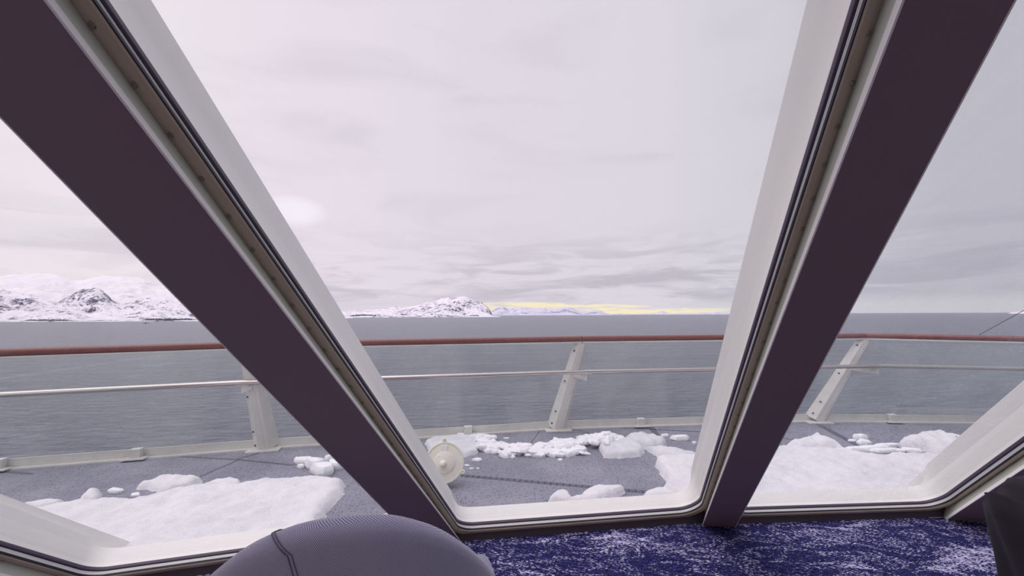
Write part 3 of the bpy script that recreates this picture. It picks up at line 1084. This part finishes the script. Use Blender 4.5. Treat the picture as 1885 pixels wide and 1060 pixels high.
# ice plates
snow_field('ice_slab', [(1101, 821), (1112, 812), (1130, 809), (1158, 809), (1180, 820), (1187, 829), (1178, 836), (1140, 839), (1112, 838)], .062, .05,
           'thick white ice block at the right end of the rubble band', .012, .012, 10, 'ice', .1, cat='ice')
snow_field('ice_slab', [(1190, 825), (1215, 822), (1245, 828), (1275, 834), (1290, 840), (1250, 842), (1215, 838)], .06, .05,
           'flat ice slab just right of the thick ice block', .012, .015, 11, 'ice', .15, cat='ice')
snow_field('ice_slab', [(1150, 806), (1175, 802), (1205, 804), (1226, 813), (1222, 820), (1190, 822), (1165, 818)], .08, .05,
           'pale ice slab behind the thick ice block', .012, .015, 12, 'ice', .2, cat='ice')
snow_field('ice_slab', [(783, 812), (800, 806), (825, 803), (848, 800), (870, 806), (885, 820), (880, 832), (850, 838), (815, 836), (790, 826)], .045, .04,
           'broad flat ice sheet behind the round white housing', .014, .02, 14, 'ice', .25, cat='ice')


def chunk(seed, L, Wd, hh):
    """irregular angular ice plate around the origin"""
    rg = random.Random(seed)
    n = rg.choice((6, 7, 8, 9))
    ang = sorted((i + rg.uniform(-.35, .35)) * 2 * math.pi / n for i in range(n))
    rad = [rg.uniform(.7, 1.05) for _ in ang]
    def rg_(s, z, j): return [Vector((math.cos(a) * r * L * s, math.sin(a) * r * Wd * s, z + rg.uniform(-j, j))) for a, r in zip(ang, rad)]
    b_ = MB()
    b_.loft([rg_(.86, 0, 0), rg_(1, hh * .3, hh * .1), rg_(.95, hh * .72, hh * .12), rg_(.78, hh, hh * .12), rg_(.3, hh * 1.06, hh * .08)], True, True)
    return b_


chunk_data = []
for sdd in range(14):
    o = chunk(sdd, 1, 1, 1).build('ice_chunk', M['chunk'])
    bm = bmesh.new(); bm.from_mesh(o.data)
    bmesh.ops.triangulate(bm, faces=[f_ for f_ in bm.faces if len(f_.verts) > 4])
    bm.to_mesh(o.data); bm.free()
    shade_auto(o, 28)
    chunk_data.append(o.data)
    bpy.data.objects.remove(o)


def put_chunk(q, L, Wd, hh, label, group, z=0., tilt=.1, name='ice_chunk', rz=None):
    o = bpy.data.objects.new(name, random.choice(chunk_data))
    COL.objects.link(o)
    p = atz(q[0], q[1], hh * .4 + z)
    o.location = (p.x, p.y, z - .003)
    o.scale = (L, Wd, hh)
    o.rotation_euler = (random.uniform(-tilt, tilt), random.uniform(-tilt, tilt), random.uniform(-.7, .7) if rz is None else rz)
    tag(o, label, 'ice', group)
    return o


# rubble band across the middle window: centre line in the photo and its half height
band = [(876, 812, 9), (900, 822, 12), (925, 828, 12), (950, 829, 10), (975, 827, 10), (1000, 826, 10), (1020, 825, 13), (1040, 824, 14), (1060, 822, 14), (1080, 816, 15)]
for i in range(150):
    t = random.random() * (len(band) - 1)
    k = int(t); u = t - k
    x = band[k][0] * (1 - u) + band[min(k + 1, len(band) - 1)][0] * u
    y = band[k][1] * (1 - u) + band[min(k + 1, len(band) - 1)][1] * u
    hw = band[k][2]
    v = random.uniform(-1, 1)
    L = random.uniform(.035, .115); Wd = L * random.uniform(.45, .8)
    put_chunk((x + random.uniform(-6, 6), y + v * hw), L, Wd, random.uniform(.02, .045), 'broken white ice plate in the rubble band across the middle window', 'ice rubble band',
              z=random.choice((0, .0, .02)) if abs(v) < .6 else 0, tilt=.22)
# upper heap
for i in range(60):
    a = random.uniform(1070, 1150); hh = 1 - abs(a - 1112) / 60
    put_chunk((a, 815 - random.random() * 18 * max(.2, hh)), random.uniform(.04, .09), random.uniform(.03, .065), random.uniform(.03, .06), 'white ice lump in the heap behind the thick ice block', 'ice heap',
              z=random.uniform(0, .07) * hh, tilt=.3)
# left group behind the white housing
for i in range(44):
    put_chunk((random.uniform(842, 908), random.uniform(799, 818)), random.uniform(.04, .11), random.uniform(.03, .06), random.uniform(.015, .04),
              'white ice plate in the pile between the white housing and the toe plate', 'left ice pile', tilt=.12)
singles = [((860, 856), .03, .015, .012, 'tiny ice chip right of the white housing, nearest the rubble'),
           ((852, 836), .02, .012, .012, 'tiny ice chip at the upper right of the white housing'),
           ((868, 862), .025, .012, .012, 'left one of two tiny ice chips lying right of the white housing'),
           ((880, 862), .02, .010, .012, 'right one of two tiny ice chips lying right of the white housing'),
           ((933, 806), .04, .02, .012, 'lone ice sliver behind the rubble band'),
           ((1252, 806), .12, .06, .05, 'ice lump behind the ice slabs near the right reveal'),
           ((1278, 815), .03, .02, .03, 'small ice piece against the right reveal of the middle window'),
           ((1225, 801), .05, .03, .03, 'little ice lump behind the pale ice slab'),
           ((1032, 846), .03, .02, .02, 'small ice chip in front of the rubble band'),
           ((880, 846), .06, .03, .025, 'ice piece in front of the left end of the rubble band'),
           ((560, 848), .13, .05, .05, 'long flat ice piece near the left window beam'),
           ((580, 853), .11, .07, .08, 'rounded ice piece in the middle of the cluster near the left window beam'),
           ((555, 858), .04, .025, .03, 'small ice piece nearest the snow sheet near the left window beam'),
           ((598, 864), .13, .08, .08, 'big ice lump in front of the cluster near the left window beam'),
           ((607, 845), .06, .045, .06, 'small round ice lump beside the left window beam'),
           ((620, 855), .10, .07, .07, 'ice lump touching the edge of the left window beam'),
           ((213, 903), .08, .04, .03, 'flat ice piece left of the rounded snow lump'),
           ((250, 910), .04, .03, .02, 'tiny snow piece between the snow lump and the left snow sheet'),
           ((1585, 806), .08, .05, .065, 'upright snow lump behind the right snow sheet'),
           ((1590, 815), .11, .05, .05, 'flat snow piece in front of the upright snow lump'),
           ((1598, 826), .26, .06, .05, 'long flat snow bar lying right of the peaked mound'),
           ((1625, 829), .20, .05, .04, 'flat snow bar before the long rounded mound'),
           ((1650, 829), .10, .04, .03, 'small flat snow piece by the long rounded mound'),
           ((1632, 820), .16, .04, .04, 'thin ice strip behind the flat snow bars'),
           ((1568, 810), .07, .03, .015, 'thin ice sliver on the dark deck strip at right'),
           ((1680, 829), .12, .05, .04, 'snow piece under the long rounded mound')]
for q, L, Wd, hh, lb in singles:
    put_chunk(q, L, Wd, hh, lb, None, tilt=.05, rz=random.uniform(-.3, .3))

h = MB(); a = atz(1758, 801, .16); b_ = atz(1768, 812, .10)
h.tube([a, b_], .006, 8)
b2 = b_.copy(); b2.z = .02
h.tube([b_, b2], .004, 6)
tag(h.build('marker_rod', M['stick']), 'thin white rod sticking out of the right snow mound', 'rod')

# ------------------------------------------------------------------ round white housing on the deck
hc = atz(818, 851, .19)
root = empty('deck_light_housing', Vector((hc.x, hc.y + .06, 0)))
tag(root, 'round cream-white metal housing with bolt lugs standing on the deck by the left window beam', 'light housing')
o0 = Vector(root.location)
cc = hc - o0
nrm = (EYE - hc).normalized()
rt = nrm.cross(Vector((0, 0, 1))).normalized() * -1
upv = nrm.cross(rt).normalized()
if upv.z < 0: upv = -upv
Rr = .152
h = MB(); h.disc(cc, nrm, [(Rr * .8, -.10), (Rr * .94, -.05), (Rr, -.02), (Rr * 1.02, -.004), (Rr * .99, .006), (Rr * .93, .008), (Rr * .91, .003), (Rr * .55, .012), (Rr * .53, .012)], 48)
shade_auto(h.build('drum', M['hatch'], root))
h = MB(); h.disc(cc + nrm * .010, nrm, [(Rr * .54, 0), (Rr * .54, .008), (Rr * .51, .011), (0, .012)], 40)
shade_auto(h.build('cover_disc', M['hatch'], root))
h = MB(); h.disc(cc + nrm * .02 - rt * .01 - upv * .01, nrm, [(.030, 0), (.024, .02), (.018, .05), (.010, .062), (0, .064)], 20)
shade_auto(h.build('centre_knob', M['hatch'], root))
h = MB(); h.box(cc + nrm * .010 + upv * Rr * .68, .05, .045, .012, rt, upv, nrm)
bevel(h.build('name_tab', M['bead'], root), .003)
for a in (90, -28, 208):
    p = cc + (rt * math.cos(R_(a)) + upv * math.sin(R_(a))) * Rr * 1.06
    h = MB(); h.disc(p, nrm, [(.018, -.02), (.018, .004), (.015, .008), (.007, .008), (.007, .0), (0, 0)], 16)
    shade_auto(h.build('bolt_lug', M['hatch'], root))
for a in (45, 135, -45, -135):
    p = cc + nrm * .02 + (rt * math.cos(R_(a)) + upv * math.sin(R_(a))) * Rr * .42
    h = MB(); h.disc(p, nrm, [(.006, 0), (.005, .003), (0, .004)], 8)
    h.build('cover_screw', M['bead'], root)
h = MB(); h.box(Vector((-.03, 0.06, .05)), .08, .06, .10); h.box(Vector((-.03, .06, .006)), .12, .12, .012)
bevel(h.build('foot', M['white_steel'], root), .005)

# ------------------------------------------------------------------ sea and land
SEA = -25.0
h = MB(); Rs = 150000
h.add([(-Rs, 5.5, SEA), (Rs, 5.5, SEA), (Rs, Rs, SEA), (-Rs, Rs, SEA), (-Rs, -Rs, SEA), (Rs, -Rs, SEA)], [(0, 1, 2, 3), (4, 5, 1, 0)])
struct(h.build('sea', M['sea']))


def interp(prof, x):
    for (x0, y0), (x1, y1) in zip(prof[:-1], prof[1:]):
        if x0 <= x <= x1:
            return y0 + (y1 - y0) * (x - x0) / (x1 - x0)
    return prof[0][1] if x < prof[0][0] else prof[-1][1]


def land(name, prof, Yshore, Yridge, mat, label, seed, nx=220, nd=46, pw=1.4, amp=.35, fr=1.0, shape=None, jag=1.0, cat='mountain', kind=None, back=.5):
    """terrain whose skyline, at distance Yridge, is the measured outline; falls to the sea at Yshore"""
    vs, fs = [], []
    x0, x1 = prof[0][0], prof[-1][0]
    nb = max(6, nd // 4)
    for i in range(nx + 1):
        px = x0 + (x1 - x0) * i / nx
        py = interp(prof, px)
        R3 = atY(px, py, Yridge)
        Hh = max(R3.z - SEA, 0.5)
        edge = min(1, min(i, nx - i) / (nx * .02 + 1))
        for j in range(nd + nb + 1):
            t = j / nd
            Yv = Yshore + (Yridge - Yshore) * t if t <= 1 else Yridge + (Yridge - Yshore) * (t - 1) * back * 4
            dx = R3.x / Yridge
            x = dx * Yv
            if t <= 1:
                sc = (Hh * (Yv / Yridge))
                g = t ** pw
                if shape: g = shape(t)
                q = Vector((x, Yv * 1.0, 0)) * (fr / (Yridge - Yshore) * 2.4)
                rdg = 1 - abs(noise.fractal(q + Vector((seed * 3.1, 0, 0)), .9, 2.1, 6)) * 2
                fz = noise.fractal(q * 3 + Vector((seed, 5, 2)), .8, 2.1, 5)
                w = math.sin(math.pi * min(1, t * 1.0)) ** .8
                h_ = sc * (g + amp * w * (rdg - .55) * .6 + amp * .25 * w * fz)
                h_ += Hh * .035 * jag * noise.fractal(q * 7 + Vector((1, seed, 0)), .8, 2.1, 4) * (t ** 2)
                h_ = min(h_, sc * (1.02 if t < 1 else 1.05))
                if j == 0: h_ = -2.0
            else:
                h_ = Hh * max(-.02, (1 - (t - 1) / (nb / nd) * 1.02))
            vs.append((x, Yv, SEA + max(h_, .4 if 0 < j < nd + nb else -2) * edge - (1 - edge) * 2))
    nn = nd + nb + 1
    for i in range(nx):
        for j in range(nn - 1):
            a = i * nn + j
            fs.append((a, a + 1, a + nn + 1, a + nn))
    cx = sum(v[0] for v in vs) / len(vs); cy = sum(v[1] for v in vs) / len(vs)
    o = mesh(name, [(v[0] - cx, v[1] - cy, v[2] - SEA) for v in vs], fs, mat, smooth=True)
    o.location = (cx, cy, SEA)
    tag(o, label, cat, kind=kind)
    return o


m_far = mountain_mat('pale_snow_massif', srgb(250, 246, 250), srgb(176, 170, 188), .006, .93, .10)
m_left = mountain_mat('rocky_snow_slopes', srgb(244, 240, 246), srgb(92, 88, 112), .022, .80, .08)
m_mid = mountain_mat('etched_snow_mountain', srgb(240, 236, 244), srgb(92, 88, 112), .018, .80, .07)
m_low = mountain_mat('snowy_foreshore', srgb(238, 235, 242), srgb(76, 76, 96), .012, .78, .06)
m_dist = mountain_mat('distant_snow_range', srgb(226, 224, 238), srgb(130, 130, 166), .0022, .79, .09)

# left massif, far white tops
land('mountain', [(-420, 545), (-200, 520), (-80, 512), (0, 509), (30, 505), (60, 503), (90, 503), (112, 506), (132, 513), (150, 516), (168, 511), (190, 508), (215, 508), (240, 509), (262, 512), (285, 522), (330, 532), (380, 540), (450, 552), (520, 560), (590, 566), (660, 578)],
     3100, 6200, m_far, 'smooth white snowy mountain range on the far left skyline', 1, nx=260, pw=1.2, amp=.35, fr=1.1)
# nearer slopes, left
land('mountain', [(-420, 560), (-260, 545), (-120, 532), (-40, 530), (0, 532), (25, 537), (60, 543), (90, 552), (120, 561), (150, 572), (178, 582), (205, 589.5)],
     1950, 2700, m_left, 'dark-streaked snowy hillside at the left edge above the shore', 2, nx=200, pw=1.1, amp=.35, fr=1.3)
land('mountain', [(70, 585), (95, 562), (118, 548), (140, 538), (160, 531), (178, 529), (190, 536), (205, 550), (222, 560), (245, 556), (265, 549), (285, 545), (305, 547), (330, 556), (350, 566), (390, 572), (450, 566), (520, 572), (600, 584)],
     2300, 3600, m_left, 'craggy snowy peak rising just left of the left window beam', 3, nx=240, pw=1.15, amp=.5, fr=1.2)
# flat white foreshore and its dark trees
land('coast_land', [(-420, 592), (0, 588.5), (60, 588), (120, 588.5), (180, 588), (240, 587), (300, 586.5), (360, 586), (420, 585.5), (500, 585), (580, 585.5), (625, 586)],
     1780, 2050, m_low, 'flat white snowy shoreline at the foot of the left mountains', 4, nx=200, nd=16, pw=.6, amp=.3, fr=2, cat='shore')


def tree_belt(pxa, pxb, ybase, hpx, Yv, label, seed):
    b_ = MB()
    n = int(abs(pxb - pxa) * 1.2)
    rg = random.Random(seed)
    for i in range(n):
        px_ = pxa + (pxb - pxa) * i / n + rg.uniform(-.5, .5)
        Yt = Yv * rg.uniform(.985, 1.02)
        e = min(1, 4 * min(i, n - i) / n + .25)
        p = atY(px_, ybase, Yt)
        hh = hpx / FPX * Yt * rg.uniform(.6, 1.1) * e
        w = hh * rg.uniform(.5, .9) + 2
        b_.disc(Vector((p.x, p.y, p.z - 3)), (0, 0, 1), [(w * .9, 0), (w, hh * .35 + 3), (w * .6, hh * .7 + 3), (w * .1, hh + 3)], 6)
    o = b_.build('tree_belt', M['trees'])
    tag(o, label, 'trees', kind='stuff')


tree_belt(38, 140, 591, 3.2, 1900, 'dark belt of trees on the shore at the far left', 1)
tree_belt(255, 370, 590, 4.0, 1900, 'dark belt of trees on the shore beside the left window beam', 2)
tree_belt(200, 225, 591, 2.0, 1900, 'small dark clump of trees on the left shore', 3)

# middle mountain
land('mountain', [(560, 580), (625, 575), (640, 573), (660, 571), (690, 570), (712, 568), (722, 564), (745, 566), (765, 563), (780, 558), (796, 555), (812, 550), (826, 547), (834, 549), (845, 545.5), (852, 545), (862, 547), (868, 550), (876, 553), (886, 556), (896, 563), (904, 572), (910, 580)],
     4300, 6500, m_mid, 'snowy rocky mountain peak in the middle of the horizon', 5, nx=300, nd=60, pw=1.1, amp=.42, fr=1.5)
land('coast_land', [(520, 583), (600, 580), (640, 580), (665, 578.5), (700, 577), (715, 578.5), (760, 580.5), (790, 578), (806, 573.8), (815, 576), (830, 579.5), (860, 581), (912, 581.5), (925, 582)],
     3900, 4350, m_low, 'low dark and white foreland before the middle mountain', 6, nx=220, nd=20, pw=.9, amp=.35, fr=1.6, cat='shore')
tree_belt(640, 712, 582.5, 3.4, 4150, 'dark belt of trees on the foreland left of the middle mountain', 4)
tree_belt(790, 822, 580.8, 3.4, 4250, 'dark clump of trees at the foot of the middle mountain', 5)
tree_belt(862, 884, 581.5, 1.6, 4300, 'thin dark tree line at the right foot of the middle mountain', 6)
# ranges farther right
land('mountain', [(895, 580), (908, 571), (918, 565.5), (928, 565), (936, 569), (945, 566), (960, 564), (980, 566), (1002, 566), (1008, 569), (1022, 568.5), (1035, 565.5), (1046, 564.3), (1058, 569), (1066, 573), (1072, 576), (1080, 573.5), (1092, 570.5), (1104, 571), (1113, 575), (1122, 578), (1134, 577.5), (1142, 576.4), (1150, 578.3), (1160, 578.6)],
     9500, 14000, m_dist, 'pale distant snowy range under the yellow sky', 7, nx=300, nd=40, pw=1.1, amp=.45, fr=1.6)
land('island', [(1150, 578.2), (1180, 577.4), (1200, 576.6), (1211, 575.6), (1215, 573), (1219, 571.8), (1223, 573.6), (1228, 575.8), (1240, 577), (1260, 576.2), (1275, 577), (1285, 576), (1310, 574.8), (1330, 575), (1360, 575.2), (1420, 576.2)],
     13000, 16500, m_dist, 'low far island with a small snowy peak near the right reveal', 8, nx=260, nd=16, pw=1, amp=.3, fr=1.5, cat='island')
land('island', [(1855, 575.3), (1866, 574.2), (1880, 572.8), (1900, 572.2), (1950, 573), (2050, 574.5)],
     9000, 11000, m_low, 'dark speck of land on the horizon at the right edge', 9, nx=60, nd=12, pw=1, amp=.3, fr=1.5, cat='island')

# small skerry with a beacon
p = atY(268, 597.6, 1300)
p = Vector((p.x, p.y, SEA))
root = empty('skerry', p)
root.scale = (.8, .8, .7)
tag(root, 'tiny dark skerry with a beacon on the water below the left mountains', 'skerry')
h = MB(); n_ = 14
rings = []
for s_, z_ in ((1.15, -1), (1, .3), (.6, 1.5), (.25, 2.1)):
    rings.append([Vector((math.cos(2 * math.pi * k / n_) * 15 * s_ * (1 + .2 * noise.noise(Vector((k, s_, 0)))), math.sin(2 * math.pi * k / n_) * 7 * s_, z_)) for k in range(n_)])
h.loft(rings, True, True)
h.build('rock', M['skerry'], root)
h = MB(); h.disc((0, 0, 1.5), (0, 0, 1), [(1.6, 0), (1.4, 3), (.9, 3.2), (.7, 5.6), (0, 6)], 10)
h.build('beacon', M['skerry'], root)


# ------------------------------------------------------------------ lounge chair
def tub_shell(b_, r_in, th, phi0, phi1, hfun, zb, lean, nphi=60, rx=1.0, ry=1.0, uv=None):
    """upholstered shell round the vertical axis; phi=0 is the back (-Y)"""
    prof_n = 22
    rings = []
    uvs = []
    for i in range(nphi + 1):
        ph = phi0 + (phi1 - phi0) * i / nphi
        top = hfun(ph)
        rg = []
        # profile: outer going up, rounded top, inner going down
        pr = []
        hh = top - zb
        for k in range(8): pr.append((th / 2 + .012 * math.sin(math.pi * k / 8), zb + (hh - th / 2) * k / 8))
        for k in range(7): a = math.pi * k / 6; pr.append((th / 2 * math.cos(a), top - th / 2 + th / 2 * math.sin(a)))
        for k in range(7, -1, -1): pr.append((-th / 2 - .010 * math.sin(math.pi * k / 8), zb + (hh - th / 2) * k / 8))
        for q, (dr, z) in enumerate(pr):
            le = lean * max(0, (z - zb)) * max(0, math.cos(ph)) ** 1.0
            r = r_in + dr
            cph, sph = math.cos(ph), math.sin(ph)
            ex = .82      # squarish plan
            sx = math.copysign(abs(sph) ** ex, sph); cy_ = math.copysign(abs(cph) ** ex, cph)
            rg.append(Vector((sx * r * rx, -(cy_ * r * ry) - le, z)))
            uvs.append((ph * r_in * 1.3, z if q < 12 else 2 * top - z))
        rings.append(rg)
    b_.loft(rings, True, True)
    return uvs


def armchair(name, loc, rz, label):
    root = empty(name, loc, rz)
    hf = lambda ph: .59 + .372 * max(0.0, math.cos(ph)) ** 1.5
    b_ = MB(); uv = tub_shell(b_, .32, .075, -1.75, 1.75, hf, .30, .115, rx=1.08, ry=.94)
    o = mesh('backrest', b_.v, b_.f, M['fabric'], root, smooth=True, uvs=uv)
    # seams
    for ph in (-.275, -.260, 1.2):
        h = MB(); pts = []
        top = hf(ph); zb = .30; r_in = .32; th = .075
        ph0 = ph
        for k in [q_ / 4 for q_ in range(57)]:
            ph = ph0 + min(.34, .043 * max(0, 12 - k)) if ph0 < 0 else ph0
            top = hf(ph)
            if k < 9: dr, z = th / 2 + .012 * math.sin(math.pi * k / 9) + .0005, zb + (top - zb - th / 2) * k / 9
            else: a = math.pi * (k - 9) / 6; dr, z = (th / 2 + .0005) * math.cos(a), top - th / 2 + (th / 2 + .0005) * math.sin(a)
            le = .115 * (z - zb) * math.cos(ph)
            r = r_in + dr
            sx = math.copysign(abs(math.sin(ph)) ** .82, ph); cy_ = abs(math.cos(ph)) ** .82
            pts.append(Vector((sx * r * 1.08, -cy_ * r * .94 - le, z)))
        h.tube(pts, .0011, 6)
        h.build('seam', M['piping'], root)
    # seat cushion
    h = MB(); rings = []
    for s_, z_ in ((.94, .30), (1, .33), (1, .40), (.97, .43), (.88, .445)):
        rg = []
        for k in range(40):
            a = 2 * math.pi * k / 40
            cx_, sy_ = math.cos(a), math.sin(a)
            rg.append(Vector((math.copysign(abs(cx_) ** .6, cx_) * .285 * s_, .04 + math.copysign(abs(sy_) ** .6, sy_) * .29 * s_, z_)))
        rings.append(rg)
    h.loft(rings, True, True)
    me = h
    o = mesh('seat', h.v, h.f, M['fabric'], root, smooth=True, uvs=[(v.x, v.y) for v in h.v])
    h = MB(); h.disc((0, .0, 0), (0, 0, 1), [(.24, 0), (.24, .012), (.03, .025), (.03, .26), (.12, .30), (.12, .302)], 32)
    shade_auto(h.build('pedestal_base', M['chairbase'], root))
    tag(root, label, 'armchair', 'lounge armchairs')
    return root


armchair('lounge_chair', (-.426, 1.143, 0), R_(14.2), 'grey-violet woven tub armchair in the foreground at the bottom of the view')
armchair('lounge_chair', (1.49, .68, 0), R_(250), 'dark-covered tub armchair at the right edge under the black jacket')


# black jacket over the right armchair
def jacket(loc, rz):
    root = empty('jacket', loc, rz)
    b_ = MB()
    n = 90
    rings = []
    for i in range(n + 1):
        ph = -1.6 + 3.2 * i / n
        top = .59 + .372 * max(0, math.cos(ph)) ** 1.5 + .03
        rg = []
        pr = []
        zb = .12 + .05 * math.sin(ph * 7)
        for k in range(18):
            z = zb + (top - .05 - zb) * k / 17
            fold = .014 * math.sin(ph * 17 + 2 * math.sin(z * 7)) + .010 * noise.noise(Vector((ph * 3, z * 6, 1))) + .03 * noise.noise(Vector((ph * 2.2, z * 5, 8)))
            pr.append((.060 + fold * (1.1 - k / 22) + .012, z))
        for k in range(8):
            a = math.pi * k / 7; pr.append((.055 * math.cos(a), top - .05 + .055 * math.sin(a) + .012 * noise.noise(Vector((ph * 4, k * .4, 3)))))
        for k in range(10):
            z = top - .05 - k * .035
            pr.append((-.058 - .01 * noise.noise(Vector((ph * 3, z * 6, 5))), z))
        for q, (dr, z) in enumerate(pr):
            le = .115 * max(0, z - .30) * max(0, math.cos(ph))
            r = .32 + dr
            sx = math.copysign(abs(math.sin(ph)) ** .82, ph); cy_ = abs(math.cos(ph)) ** .82 * (1 if abs(ph) < math.pi / 2 else -1)
            rg.append(Vector((sx * r * 1.08, -cy_ * r * .94 - le, z)))
        rings.append(rg)
    b_.loft(rings, False, False)
    o = b_.build('jacket_body', M['jacket'], root, smooth=True)
    so = o.modifiers.new('thick', 'SOLIDIFY'); so.thickness = .006; so.offset = -1
    # hanging sleeves
    for sx in (-1, 1):
        h = MB()
        pts = [Vector((sx * .30, -.10, .66)), Vector((sx * .375, -.08, .54)), Vector((sx * .385, -.06, .40)), Vector((sx * .38, -.05, .22))]
        h.tube(pts, .06, 16, rs=[.055, .062, .055, .045])
        s_ = h.build('sleeve', M['jacket'], root, smooth=True)
        sb = s_.modifiers.new('sub', 'SUBSURF'); sb.levels = 2; sb.render_levels = 2
    tag(root, 'black jacket hanging over the armchair at the right edge of the view', 'jacket')
    return root


jacket((1.49, .68, 0), R_(250))
